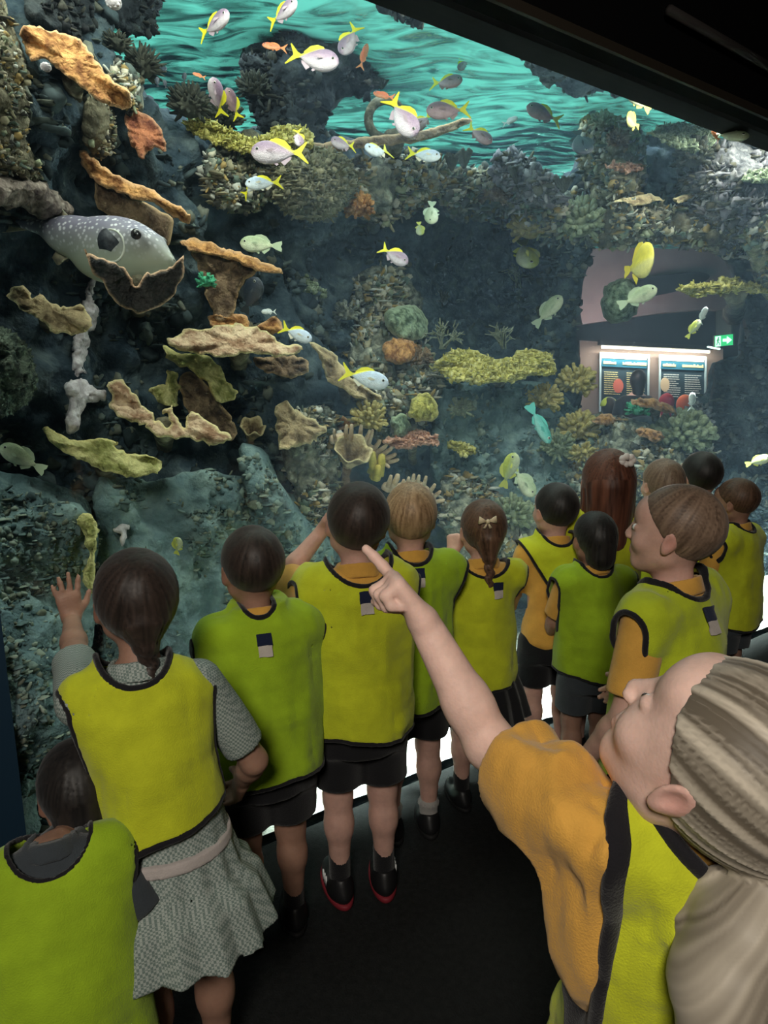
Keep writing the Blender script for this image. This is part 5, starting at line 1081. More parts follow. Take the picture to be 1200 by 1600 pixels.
def kid(px, pytop, Yh, yaw, label, root=None, H=None, h=.0055, lean=(0, 0), head=(0, 0, 0), sk=SK, hair=('short', H_DBR), vest=dict(), shirt=POLO, bottom=('shorts', BLKC), arms=None, legs=None, shoes=('plain', SHB, SOLK), sock=None, girth=1., vw=1., seed=1, hs=1., neckf=0., detail=False, group=None, hshift=(0, 0, 0), headw=None):
    if root is None:
        r = ray(px, pytop); top = CAM+r*(Yh/r[1]); H = top[2]; root = (top[0], top[1])
    s = H/1.12; rz = radians(yaw)
    o = empty('person', (root[0], root[1], 0), rz, label, 'child', group)
    Rw = np.array([[cos(rz), -sin(rz), 0], [sin(rz), cos(rz), 0], [0, 0, 1]])
    w2l = lambda p: (np.array(p)-np.array([root[0], root[1], 0]))@Rw
    z0 = .5*s; lx, ly = lean
    def W(x, y, z): return np.array([x*s+lx*(z*s-z0)*(z*s > z0), y*s+ly*(z*s-z0)*(z*s > z0), z*s])
    tl = dict(lean=lean, z0=z0)
    def lv(T, gx=1.): return [[z*s, rx*s*gx, ry*s*gx]+([r[0]*s] if r else [0]) for z, rx, ry, *r in T]
    gt = girth
    torso = [loft(lv([(.47, .085, .07, 0), (.52, .103, .083, -.006), (.57, .102, .082, -.004), (.64, .092, .072, 0), (.72, .096, .072, .002), (.80, .104, .068, 0), (.85, .098, .058, -.004), (.88, .070, .047, -.004), (.905, .040, .037, -.004)], gt), k=.03*s, **tl)]
    torso += [cap(W(-.085, -.004, .852), W(.085, -.004, .852), .035*s, k=.03*s)]
    hc = W(0, .012, 1.012)+np.array([0, 0, 0])
    Rh = rotm(*head); hs_ = hs*s*.97
    hc = hc+Rh@np.array([0, 0, 0])+np.array([0, -.25*max(0, sin(radians(head[1])))*.12, 0])+np.array(hshift)
    if headw is not None: hc = w2l(headw)
    HP = lambda x, y, z: hc+Rh@(np.array([x, y, z])*hs_)
    neck = [cap(W(0, -.006, .88), HP(0, -.018, -.062), .036*s, .036*s, k=.02*s)]
    r_ = lambda *a: np.array(a)*hs_
    face = [ell(HP(0, -.008, .016), r_(.070, .086, .085), Rh, .02), ell(HP(0, .018, -.032), r_(.056, .062, .070), Rh, .025), cap(HP(0, .050, -.078), HP(0, .046, -.076), .019*hs_, k=.02),
            cap(HP(-.045, .0, -.052), HP(-.014, .05, -.082), .015*hs_, k=.02), cap(HP(.045, .0, -.052), HP(.014, .05, -.082), .015*hs_, k=.02),
            ell(HP(-.033, .052, -.030), r_(.023, .022, .022), Rh, .015), ell(HP(.033, .052, -.030), r_(.023, .022, .022), Rh, .015),
            ell(HP(0, .060, .035), r_(.045, .024, .03), Rh, .02),
            cap(HP(0, .077, .002), HP(0, .0885, -.025), .007*hs_, .0098*hs_, k=.010), ell(HP(.009, .086, -.030), r_(.0075, .008, .006), Rh, .005), ell(HP(-.009, .086, -.030), r_(.0075, .008, .006), Rh, .005),
            ell(HP(-.029, .080, .0), r_(.014, .010, .008), Rh, .008, neg=True), ell(HP(.029, .080, .0), r_(.014, .010, .008), Rh, .008, neg=True),
            ell(HP(-.029, .068, -.001), r_(.013, .0105, .0085), Rh, .003), ell(HP(.029, .068, -.001), r_(.013, .0105, .0085), Rh, .003),
            cap(HP(-.017, .073, -.050), HP(.017, .073, -.050), .006*hs_, k=.005), cap(HP(-.013, .073, -.059), HP(.013, .073, -.059), .0066*hs_, k=.005), cap(HP(-.02, .083, -.0545), HP(.02, .083, -.0545), .0028*hs_, k=.003, neg=True)]
    for q in (-1, 1):
        tilt = Rh@rotm(q*-18, 0, q*8)@rotm(0, 10, 0)
        face += [ell(HP(q*.073, -.006, -.010), r_(.0065, .0165, .026), tilt, .006), ell(HP(q*.071, .0, -.030), r_(.006, .008, .009), tilt, .006)]
        face += [ell(HP(q*.081, -.004, -.008), r_(.0055, .0085, .0145), tilt, .004, neg=True)]
    # arms
    ap = []; hands = []; A_ = {}
    for q, nm in ((1, 'R'), (-1, 'L')):
        sp_ = dict((arms or {}).get(nm, {})); shd = W(q*.108, -.004, .852)
        if 'wrist' in sp_:
            wr = w2l(sp_['wrist']); ua, fa = .185*s, .165*s; dv = wr-shd; L_ = np.linalg.norm(dv); dn = dv/L_
            if L_ > (ua+fa)*.995: el = shd+dn*ua*L_/(ua+fa)
            else:
                a_ = (ua*ua-fa*fa+L_*L_)/(2*L_); hh = math.sqrt(max(0, ua*ua-a_*a_)); pole = np.array(sp_.get('pole', (q*.5, -.3, -1.)), float); pole -= dn*(pole@dn); pole /= np.linalg.norm(pole); el = shd+dn*a_+pole*hh
        else:
            el = W(q*.118, .07, .69) if 'el' not in sp_ else np.array(sp_['el'])*s; wr = W(q*.09, .18, .60) if 'wr' not in sp_ else np.array(sp_['wr'])*s
        A_[nm] = (shd, el, wr)
        tk = sp_.get('tk', 1.)
        ap += [cap(shd, el, .034*s, .027*s*tk, k=.02*s), cap(el, el+(wr-el)*.35, .027*s*tk, .0265*s*tk, k=.012), cap(el+(wr-el)*.3, wr, .0268*s*tk, .0185*s*tk, k=.012)]
        hd = (w2l(sp_['hdir']+np.array([root[0], root[1], 0])) if 'hdir' in sp_ else (wr-el)); pn = (w2l(np.array(sp_['palm'])+np.array([root[0], root[1], 0])) if 'palm' in sp_ else np.array([-q, .1, 0]))
        hands += hand(wr, hd, pn, -q, sp_.get('pose', 'relax'), s*sp_.get('hsc', 1.))
    # legs
    lg = []; ft = []
    if legs is None: legs = dict(R=(.062, .29, .065), L=(.062, .29, .065))
    J = {}
    for q, nm in ((1, 'R'), (-1, 'L')):
        sp_ = legs[nm]
        if isinstance(sp_, dict): hip, kn, an, toe = [np.array(v)*s if i < 3 else np.array(v) for i, v in enumerate((sp_['hip'], sp_['knee'], sp_['ankle'], sp_['toe']))]
        else: dx, dy = (sp_[3], sp_[4]) if len(sp_) > 4 else (0, 0); hip = np.array([q*.054, 0, .50])*s; kn = np.array([q*.060+dx*.5, .008+dy*.5, .29])*s; an = np.array([q*.060+dx, -.012+dy, .065])*s; toe = np.array([q*.12, 1, 0])
        toe = toe/np.linalg.norm(toe); J[nm] = (hip, kn, an, toe)
        lg += [cap(hip, kn, .056*s*gt, .037*s*gt, k=.03*s), cap(kn, kn+(an-kn)*.35+np.array([0, -.008*s, 0]), .036*s*gt, .036*s*gt, k=.02*s), cap(kn+(an-kn)*.3+np.array([0, -.008*s, 0]), an, .035*s*gt, .022*s*gt, k=.02*s), cap(an, an+toe*.07*s-np.array([0, 0, .03*s]), .022*s, .018*s, k=.012)]
    allp = torso+neck+face[:8]+lg+ap
    lo = np.min([bbox(p)[0] for p in allp+hands+face], 0)-.015; hi = np.max([bbox(p)[1] for p in allp+hands+face], 0)+.015
    g = Grid(lo, hi, h); F = g.union(torso+lg+neck+ap); F = g.union(face, F); F = g.union(hands, F)
    lips = HP(0, .078, -.055); ears = [HP(.078, -.01, -.01), HP(-.078, -.01, -.01)]
    def at(V):
        r = np.exp(-(((V-lips)@Rh/(np.array([.017, .012, .008])*hs_))**2).sum(1))*.8
        for e in ears: r = r+np.exp(-(((V-e)@Rh/(np.array([.012, .02, .028])*hs_))**2).sum(1))*.45
        return {'rim': np.clip(r, 0, 1)}
    solid('body', g, F, sk, o, at); gF = None
    if True:
        for q in (-1, 1):
            e = MB().ball(HP(q*.029, .0735 if not detail else .0705, -.001), .0078*hs_, 10, 8).build('eye', M('eye white', (.75, .72, .70), .2, spec=.6), o)
            MB().ball(HP(q*.029, .0785 if not detail else .0755, -.001), .0042*hs_, 8, 6).build('iris', M('iris', (.05, .04, .035), .15, spec=.7), e)
    # hair
    st_, hm = hair[0], hair[1]; hp = [ell(HP(0, -.014, .021), r_(.079, .094, .090), Rh, .01)]; extra = []
    g2 = None
    cutn = Rh@np.array([0, .733, -.68]); cutc = HP(0, 0, 0)
    lens = .007
    if st_ == 'short': lens = .007
    if st_ in ('pony', 'braid', 'long'): lens = .010
    if st_ == 'pony': T0 = HP(0, -.098, .030); extra = hair[2](HP, hs_, w2l) if len(hair) > 2 else [cap(T0, HP(0, -.115, -.03), .02*hs_, .028*hs_), cap(HP(0, -.115, -.03), HP(0, -.10, -.16), .028*hs_, .018*hs_), cap(HP(0, -.10, -.16), HP(0, -.09, -.22), .018*hs_, .006*hs_)]
    if st_ == 'braid':
        pts = hair[2](HP) if len(hair) > 2 else [HP(0, -.09, -.05), HP(.0, -.092, -.10), HP(.0, -.09, -.16), HP(0, -.088, -.21)]
        extra = [cap(HP(0, -.07, -.02), pts[0], .05*hs_, .026*hs_)]; n_ = 11
        pl = np.array(pts); tt = np.linspace(0, len(pl)-1, n_)
        for i in range(n_-1):
            a = np.array([np.interp(tt[i], range(len(pl)), pl[:, c]) for c in range(3)]); b = np.array([np.interp(tt[i+1], range(len(pl)), pl[:, c]) for c in range(3)])
            w__ = Rh@np.array([(.006 if i % 2 else -.006)*hs_, 0, 0]); rr = (.016-.0008*i)*hs_; extra.append(cap(a+w__, b-w__*.3, rr, rr*.8, k=.004))
    if st_ == 'long': extra = [loft_local for loft_local in []]+[cap(HP(0, -.045, .0), HP(0, -.062, -.16), .075*hs_, .062*hs_), cap(HP(-.05, -.02, -.02), HP(-.055, -.045, -.17), .032*hs_, .03*hs_), cap(HP(.05, -.02, -.02), HP(.055, -.045, -.17), .032*hs_, .03*hs_), cap(HP(0, -.06, -.14), HP(0, -.07, -.21), .055*hs_, .03*hs_)]
    if st_ == 'bob': extra = [cap(HP(0, -.05, .0), HP(0, -.055, -.06), .062*hs_, .055*hs_)]
    lo2 = np.min([bbox(p)[0] for p in hp+extra], 0)-.015; hi2 = np.max([bbox(p)[1] for p in hp+extra], 0)+.015
    hh = min(h, .0045); g2 = Grid(lo2, hi2, hh); F2 = g2.union(hp)
    plane = (g2.x-cutc[0])*cutn[0]+(g2.y-cutc[1])*cutn[1]+(g2.z-cutc[2])*cutn[2]-lens*hs_
    plane = plane+.004*sdf_noise(g2, (60, 60, 60), 2, seed)
    if st_ == 'short':
        tap = np.clip((-( (g2.x-cutc[0])*Rh[0][2]+(g2.y-cutc[1])*Rh[1][2]+(g2.z-cutc[2])*Rh[2][2])/hs_+.02)/.09, 0, 1); F2 = F2+.006*hs_*tap
    F2 = np.maximum(F2, plane)
    if extra: F2 = g2.union(extra, F2)
    Vh, Qh = nets(F2, g2.lo, g2.h)
    axl = np.array([0, -.97, .22]) if st_ == 'pony' else np.array([0, -.35, .94]); axl /= np.linalg.norm(axl)
    def strands(V, c0, ax_, k1=15., k2=5.):
        q = V-c0; e1 = np.cross(ax_, [.3, .2, .9]); e1 /= np.linalg.norm(e1); e2 = np.cross(ax_, e1); ph = np.arctan2(q@e2, q@e1)
        return fbm(np.stack([np.cos(ph)*k1, np.sin(ph)*k1, (q@ax_)*k2/hs_+seed], -1), 3, .7)
    sv = strands(Vh, hc, Rh@axl, 14. if st_ == 'pony' else 26., 4. if st_ == 'pony' else 16.)*(1. if st_ in ('pony', 'long') else .7)
    if extra:
        dh = np.full(len(Vh), 9.); 
        for p_ in extra:
            if p_['t'] != 'c': continue
            de = dist(p_, Vh[:, 0], Vh[:, 1], Vh[:, 2]); m_ = (de < dh); ax_ = p_['b']-p_['a']; ax_ /= np.linalg.norm(ax_)
            inh = dist(hp[0], Vh[:, 0], Vh[:, 1], Vh[:, 2]) > .006
            mm_ = m_ & inh
            if mm_.any(): sv[mm_] = strands(Vh[mm_], p_['a'] if st_ != 'pony' else extra[0]['a'], ax_ if st_ != 'pony' else Rh@np.array([0, 0, 1.]), 10. if st_ == 'pony' else 7., .8 if st_ == 'pony' else 7.)*(.6 if st_ == 'pony' else 1.)
            dh = np.minimum(dh, de)
    ho = mesh('hair', Vh, Qh, hm, o, attrs={'strand': np.clip(sv*.9+.5, 0, 1)})
    nn_ = np.zeros(len(Vh)*3, np.float32); ho.data.vertex_normals.foreach_get('vector', nn_); Vn = Vh+nn_.reshape(-1, 3)*(sv*(.0016 if st_ == 'short' else .0030)*hs_)[:, None]
    ho.data.vertices.foreach_set('co', Vn.astype(np.float32).ravel()); ho.data.update()
    # vest
    if vest is not None:
        v = dict(hem=.48, mat=LIME, neck=1., slash=None, arm=1.); v.update(vest); hem = v['hem']
        vl = lv([(hem-.06, .123*vw, .112, -.006), (.58, .121*vw, .106, -.004), (.68, .121*vw, .100, -.002), (.76, .125*vw, .093, 0), (.82, .128*vw, .080, -.002), (.86, .118*vw, .064, -.004), (.888, .088*vw, .050, -.004), (.912, .05*vw, .035, -.004)], max(1., gt))
        ARMC = [cap(A_[nm][0], A_[nm][0]+(A_[nm][1]-A_[nm][0])*.2, .040*s, k=.02*s) for nm in v.get('cover', 'RL')]
        VP = [loft(vl, k=.02*s, **tl), cap(W(-.103*vw, -.004, .853), W(.103*vw, -.004, .853), .040*s, k=.03*s)]
        lo3 = np.min([bbox(p)[0] for p in VP], 0)-.03; hi3 = np.max([bbox(p)[1] for p in VP], 0)+.03; lo3[:2] -= .01; hi3[:2] += .01
        g3 = Grid(lo3, hi3, min(h, .0048)); V0 = g3.union(VP); V0 = g3.union(torso+ARMC, V0, infl=.014*s)
        V0 = V0-.006*s+.022*s*sdf_noise(g3, (12, 12, 4.), 3, seed*3.7)+.010*s*sdf_noise(g3, (9, 9, 15), 3, seed*5.1)
        cuts = []
        cn = g3.union([ell(W(0, 0, .940)+np.array(v.get('nofs', (0, 0, 0)))*s, np.array([.068*min(1.35, v['neck']), .15, .060*v['neck']])*s, k=.001)], None, mar=.3); cuts.append(cn)
        for q in (-1, 1):
            xc = []
            if v.get('armdir') and q == -1:
                sh_, el_, _w = A_['L']; dn_ = (el_-sh_)/np.linalg.norm(el_-sh_); xc = [cap(sh_+dn_*.055*s, el_, .066*s, .075*s, k=.03), cap(sh_+np.array([-.035, 0, 0])+dn_*.02, W(-.150, .01, .60), .046*s, .030*s, k=.03)]
            cuts.append(g3.union(xc if xc else [cap(W(q*v.get('cx', .186)*vw, -.0, .83), W(q*v.get('cx', .186)*vw, -.0, .72-.05*v['arm']), .050*s, .044*s, k=.001)], None, mar=.3))
        xx = g3.x+0*g3.y+0*g3.z; zz = g3.z+0*g3.x+0*g3.y; yy = g3.y+0*g3.x+0*g3.z
        ch = zz-hem*s-.010*s*np.sin(xx/s*22+seed)-v.get('tilt', 0)*xx; ch = -ch   # positive below the hem
        cuts2 = [-c for c in cuts]
        F3 = np.maximum(V0, -(V0+.0095)); 
        for c in cuts: F3 = np.maximum(F3, -c)
        F3 = np.maximum(F3, ch)
        sl = None
        if v['slash']:
            nx_, nz_, c_ = v['slash']; sl = (xx/s)*nx_+((zz/s)-.7)*nz_-c_; sl = sl*s
            if v.get('slash_back', True): pass
            F3 = np.maximum(F3, sl)
        vo = solid('vest', g3, F3, v['mat'], o)
        for i, c in enumerate(cuts+[ch]+([sl] if sl is not None else [])):
            pi_ = np.sqrt((V0+.003)**2+c*c)-(.0066 if not v.get('armdir') else .0085)*s
            for j, c2 in enumerate(cuts):
                if j != i: pi_ = np.maximum(pi_, -(c2+.002))
            if i != len(cuts): pi_ = np.maximum(pi_, ch-.004)
            if sl is not None: pi_ = np.maximum(pi_, sl-.004)
            solid('piping', g3, pi_, PIPE, vo)
        if v.get('label', True):       # label sewn inside the back of the neckline, hanging over the vest
            zt = v.get('lz', .874); cx = v.get('lx', .0)
            for nm, a, b, wd, mt in (('size_label', zt, zt-.026, .036, NAVY), ('care_label', zt-.026, zt-.052, .032, TAGW)):
                Lv = []
                for zz_ in np.linspace(a, b, 4):
                    for xx_ in np.linspace(cx-wd/2, cx+wd/2, 4):
                        p = W(xx_, 0, zz_); p[1] = -.12*s+ly*(zz_*s-z0); st2 = .002   # march to the vest
                        ix = np.clip(((p-g3.lo)/g3.h).astype(int), 0, g3.n-1); col = V0[ix[0], :, ix[2]]; neg = np.nonzero(col < .004)[0]
                        p[1] = g3.ax[1][neg[0]]-.003 if len(neg) else p[1]; Lv.append(p)
                F_ = [[i*4+j, i*4+j+1, (i+1)*4+j+1, (i+1)*4+j] for i in range(3) for j in range(3)]
                mbl = MB().add(Lv, F_).add([p+np.array([0, .0015, 0]) for p in Lv], [f[::-1] for f in F_]); mbl.build(nm, mt, vo)
    # shirt
    if shirt is not None:
        sl_ = .62; SP = [dict(p) for p in torso]
        for nm in 'RL':
            shd, el, wr = A_[nm]; SP += [cap(shd, shd+(el-shd)*.78, .037*s, (.041 if shirt is not GING else .036)*s, k=.02*s)]
        if vest is not None and vest.get('armdir'):
            shd, el, wr = A_['L']; SP += [cap(shd+(el-shd)*.70, W(-.098, .01, .70), .018*s, .034*s, k=.06*s), cap(shd+(el-shd)*.45, W(-.092, .0, .74), .028*s, .036*s, k=.05*s)]
        lo4 = np.min([bbox(p)[0] for p in SP], 0)-.03; hi4 = np.max([bbox(p)[1] for p in SP], 0)+.03
        g4 = Grid(lo4, hi4, min(h, .005)); F4 = g4.union(SP, infl=.0075*s)+(.006 if not (vest or {}).get('armdir') else .020)*s*sdf_noise(g4, (14, 14, 8) if not (vest or {}).get('armdir') else (26, 26, 9), 3, seed*2.3)
        for nm in 'RL':
            shd, el, wr = A_[nm]; dn = (el-shd)/np.linalg.norm(el-shd); e = shd+(el-shd)*.80
            hp_ = (g4.x-e[0])*dn[0]+(g4.y-e[1])*dn[1]+(g4.z-e[2])*dn[2]
            ar = g4.union([cap(shd+(el-shd)*.7, el+(el-shd)*.6, .075*s, k=.001)], None, mar=.2)
            F4 = np.where(ar < 0, np.maximum(F4, hp_), F4)
        F4 = np.maximum(F4, .50*s-g4.z)
        if vest is not None and vest.get('armdir'):
            ii = [np.clip(np.round((g4.ax[i]-g3.lo[i])/g3.h).astype(int), 0, g3.n[i]-1) for i in range(3)]; ix_ = np.ix_(*ii); R4 = V0[ix_]+.011
            for cc in cuts: R4 = np.minimum(R4, cc[ix_]+.002)
            F4 = np.maximum(F4, R4)
        nk = g4.union([cap(W(0, -.004, .905), HP(0, -.01, -.04), .041*s, .045*s, k=.001)], None, mar=.2); F4 = np.maximum(F4, -nk)
        so = solid('dress_top' if bottom[0] == 'dress' else 'polo_shirt', g4, F4, shirt, o)
        # collar
        lo5 = W(0, 0, .9)-.11; hi5 = W(0, 0, .9)+.11; g5 = Grid(lo5, hi5, .0045)
        n5 = g5.union([cap(W(0, -.006, .865), HP(0, -.014, -.055), .058*s, .040*s, k=.001)], None, mar=.2)
        u = g5.z-W(0, 0, .893)[2]-.25*(g5.y-W(0, 0, .9)[1])*(-1)*.0
        C5 = np.maximum(np.abs(n5)-.0055, np.abs(u+.35*(g5.y-W(0, 0, .9)[1]))-.019*s)
        solid('collar', g5, C5, shirt, so)
    # bottoms
    kind, bm = bottom[:2]
    if kind == 'shorts':
        Lh = .345; BP = [loft(lv([(.44, .113, .096, -.004), (.50, .110, .090, -.006), (.54, .102, .083, -.004), (.56, .09, .07, 0)], gt), k=.02, **dict(lean=(0, 0), z0=z0))]
        for nm in 'RL':
            hip, kn, an, toe = J[nm]; BP.append(cap(hip, hip+(kn-hip)*.72, .069*s*gt, .064*s*gt, k=.02)); BP.append(cap(hip+(kn-hip)*.3, hip+(kn-hip)*.95, .062*s*gt, .061*s*gt, k=.02))
        lo6 = np.min([bbox(p)[0] for p in BP], 0)-.02; hi6 = np.max([bbox(p)[1] for p in BP], 0)+.02; g6 = Grid(lo6, hi6, .0055); F6 = g6.union(BP)+.006*s*sdf_noise(g6, (14, 14, 7), 2, seed)
        for nm in 'RL':
            hip, kn, an, toe = J[nm]; dn = (kn-hip)/np.linalg.norm(kn-hip); e = hip+(kn-hip)*.76; hp_ = (g6.x-e[0])*dn[0]+(g6.y-e[1])*dn[1]+(g6.z-e[2])*dn[2]
            F6 = np.where((hip[0] > 0) == (g6.x > 0), np.maximum(F6, hp_), F6)
        solid('shorts', g6, F6, bm, o)
    elif kind in ('dress', 'skirt'):
        bz = bottom[2] if len(bottom) > 2 else .30
        SL = lv([(bz, .180, .160, -.005), (bz+.08, .155, .138, -.004), (.52, .122, .104, -.004), (.60, .105, .085, 0), (.64, .100, .080, 0)], gt)
        SPp = [loft(SL, k=.01, pleat=15, pa=.020*s, lean=(lx*.6, ly*.6), z0=z0)]
        g6 = Grid(bbox(SPp[0])[0]-.04, bbox(SPp[0])[1]+.04, .0050); F6 = g6.union(SPp)+.006*s*sdf_noise(g6, (9, 9, 3), 2, seed); F6 = np.maximum(F6, -(F6+.012))
        so2 = solid('skirt', g6, F6, bm, o)
        if kind == 'dress':
            bz2 = .575; bl = loft(lv([(bz2-.011, .118, .098, -.003), (bz2+.011, .116, .096, -.003)], gt), k=.001, lean=(lx*.8, ly*.8), z0=z0); g7 = Grid(bbox(bl)[0]-.02, bbox(bl)[1]+.02, .004); solid('waist_band', g7, g7.union([bl]), BELT, o)
    # shoes and socks
    for q, nm in ((1, 'R'), (-1, 'L')):
        hip, kn, an, toe = J[nm]
        up = np.array([0, 0, 1.]) if abs(toe[2]) < .5 else np.array([0, 1., 0]); sdv = np.cross(toe, up); sdv /= np.linalg.norm(sdv); up = np.cross(sdv, toe)
        RR = np.stack([sdv, toe, up], 1); c = an+toe*.035*s-up*.038*s
        P_ = [ell(c, np.array([.034, .088, .036])*s, RR, k=.01), ell(an-up*.022*s, np.array([.032, .040, .045])*s, RR, k=.02)]
        gs = Grid(c-.13*s, c+.13*s, .0045); Fs = gs.union(P_); hz = (gs.x-an[0])*up[0]+(gs.y-an[1])*up[1]+(gs.z-an[2])*up[2]
        top = np.maximum(Fs, np.maximum(-hz-.052*s, hz-(.008)*s)); sh = solid('shoe', gs, top, shoes[1], o)
        Fs2 = gs.union([ell(c-up*.016*s, np.array([.038, .094, .03])*s, RR, k=.01)]); so3 = solid('sole', gs, np.maximum(Fs2, np.maximum(-hz-.064*s, hz+.046*s)), shoes[2], sh)
        if shoes[0] == 'mark':
            mk = MB()
            for t in (-1, 0, 1): mk.box(an+sdv*(-q)*0+toe*(.03+.014*t)*s-up*.018*s+sdv*q*.034*s, (.004, .007, .028), None)
            mk.build('stripe', LOGO, sh)
        if sock is not None:
            gk = Grid(an-.07*s, an+np.array([.07, .07, .10])*s, .004); Fk = gk.union([cap(an-up*.03*s, an+(kn-an)*sock[1]/np.linalg.norm(kn-an)*s, .028*s, .029*s)])
            if sock[2]: Fk = Fk-.006*s*np.abs(np.sin(np.arctan2(gk.y-an[1], gk.x-an[0])*9))*np.exp(-((gk.z-an[2]-sock[1]*s)/(.012*s))**2)
            solid('sock', gk, Fk, sock[0], o)
    o['_h'] = 0; del o['_h']
    return o, HP, hs_, ho, W, w2l
# ------------------------------------------------------------------ the school group, left to right
GRP = 'schoolchildren in lime vests at the window'
NV = N.copy()
# girl with her left hand on the window
A_root = (-.39, 1.10)
r_ = kid(0, 0, 0, 24, 'girl with a dark braid and checked pleated dress, one hand on the glass', root=A_root, H=1.09, lean=(-.09, .22), head=(6, 8, 0), headw=Y(212, 938, 1.20), sk=SK2,
    hair=('braid', H_DBR, lambda HP: [HP(.0, -.085, -.055), HP(.004, -.098, -.095), HP(.010, -.135, -.150), HP(.008, -.160, -.205)]), shirt=GING, bottom=('dress', GING, .41), vest=dict(mat=LIME_LIT, hem=.63, lx=-.03, label=False, tilt=.30, cx=.19, cover=''), vw=.80, seed=3,
    arms=dict(L=dict(wrist=G(112, 968, -.045), hdir=np.array([-.12, .10, 1.]), palm=N, pose='flat', pole=(-1, 0, -.6)), R=dict(el=(.175, .07, .66), wr=(.165, .16, .56))), shoes=('plain', SHW, SOLK), sock=None)
# crouching child in the corner
kid(0, 0, 0, 20, 'child crouching in the bottom left corner in a lime vest over a dark grey dress', root=(-.60, .90), H=1.08, lean=(-.05, .45), head=(8, -14, 0), sk=SK2, hair=('bob', H_BLK), shirt=GREYD, bottom=('skirt', GREYD, .30), vest=dict(mat=LIME_SHADED, hem=.50, label=False), vw=1.2, seed=5) if False else None
B_H = 1.08
bo = kid(0, 0, 0, 26, 'dark haired child crouching in the bottom left corner, lime vest over dark grey', root=(-.52, .93), H=.80, lean=(-.02, .22), head=(5, -12, 0), sk=SK2, hair=('bob', H_BLK), shirt=GREYD, bottom=('skirt', GREYD, .16), vest=dict(mat=LIME_SHADED, hem=.30, label=False, cx=.150, neck=1.5, arm=2.2), vw=1.25, girth=1.15, hs=1.25, seed=5, headw=Y(122, 1232, 1.12),
    arms=dict(R=dict(el=(.20, .03, .66), wr=(.20, .14, .56)), L=dict(el=(-.18, .06, .66), wr=(-.16, .18, .60))), legs=dict(R=dict(hip=(.06, 0, .42), knee=(.12, .20, .24), ankle=(.10, .0, .06), toe=(.1, 1, 0)), L=dict(hip=(-.06, 0, .42), knee=(-.12, .20, .24), ankle=(-.10, .0, .06), toe=(-.1, 1, 0))))
kid(402, 824, 1.50, 22, 'dark haired child in a loose lime vest, right beside the girl with the dark braid', lean=(-.02, .05), head=(8, 0, 0), sk=SK2, hair=('short', H_DBR), vest=dict(mat=LIME_SHADED, hem=.50, neck=.6), vw=1.12, girth=1.05, seed=7, h=.0055,
    arms=dict(R=dict(el=(.11, .10, .68), wr=(.07, .19, .62)), L=dict(el=(-.11, .10, .68), wr=(-.07, .19, .62))), shoes=('plain', SHB, SOLK), sock=(BLKC, .05, False))
kid(560, 752, 1.63, 14, 'dark haired boy shading his eyes with a raised hand, black shoes with dark red soles', lean=(.0, .03), head=(-4, 6, 6), sk=SK, hair=('short', H_DBR), vest=dict(mat=LIME_LIT, hem=.50, neck=1.2, lx=-.0, lz=.872), vw=.98, seed=9,
    arms=dict(L=dict(wrist=Y(503, 830, 1.80), hdir=np.array([.55, .1, .8]), palm=np.array([.2, -.3, -.6]), pole=(-.9, .1, -1.), pose='flat'), R=dict(el=(.105, .10, .69), wr=(.08, .19, .62))), shoes=('mark', SHB, SOLR), sock=(BLKC, .06, False))
kid(644, 753, 1.88, 14, 'child with short sandy hair and frilled grey ankle socks, black shorts', lean=(0, .02), head=(-8, 4, 0), sk=SK, hair=('short', H_BLD), vest=dict(mat=LIME_SHADED, hem=.47, neck=.92, lz=.884), vw=.95, seed=11,
    arms=dict(L=dict(el=(-.105, .10, .69), wr=(-.08, .19, .62)), R=dict(el=(.105, .10, .69), wr=(.08, .19, .62))), shoes=('plain', SHB, SOLK), sock=(SOCKG, .035, True))
f_, HPf, hsf, hof, Wf, w2f = kid(758, 780, 2.03, 10, 'girl with a long brown plait and a pale bow in her hair', lean=(0, .02), head=(0, 4, 0), sk=SK, hair=('braid', H_BR, lambda HP: [HP(.0, -.088, -.07), HP(.0, -.10, -.13), HP(.0, -.10, -.20), HP(.002, -.095, -.30)]), vest=dict(mat=LIME_LIT, hem=.48, neck=1.4, lx=.03, lz=.852), vw=.9, seed=13, bottom=('skirt', BLKC, .36),
    arms=dict(L=dict(wrist=Y(708, 862, 2.12), hdir=np.array([.1, .2, 1.]), palm=np.array([.3, 1., 0]), pose='fist', pole=(-1, 0, -1)), R=dict(el=(.105, .10, .69), wr=(.08, .19, .62))), shoes=('plain', SHB, SOLK), sock=(BLKC, .06, False))
bw = MB()
for q in (-1, 1):
    c = HPf(-.018+q*.017, -.098, .062); bw.prism([HPf(-.018, -.103, .060), HPf(-.018+q*.028, -.105, .078), HPf(-.018+q*.032, -.103, .052)], np.array([0, .008, 0]))
    bw.prism([HPf(-.018, -.103, .058), HPf(-.018+q*.016, -.106, .038), HPf(-.018+q*.006, -.104, .036)], np.array([0, .006, 0]))
bw.ball(HPf(-.018, -.106, .060), .007, 8, 6); bw.build('hair_bow', M('cream bow', (.75, .62, .42), .7), hof)
kid(872, 754, 2.28, 8, 'black haired boy with the lime vest slipped sideways off a golden polo', lean=(0, .02), head=(14, 2, 0), sk=SK, hair=('short', H_BLK), vest=dict(mat=LIME_LIT, hem=.44, neck=.85, slash=(-.85, -.52, .015), label=False), vw=.95, seed=15,
    arms=dict(L=dict(el=(-.13, .06, .68), wr=(-.12, .15, .60)), R=dict(el=(.105, .10, .69), wr=(.08, .19, .62))), shoes=('plain', SHB, SOLK))
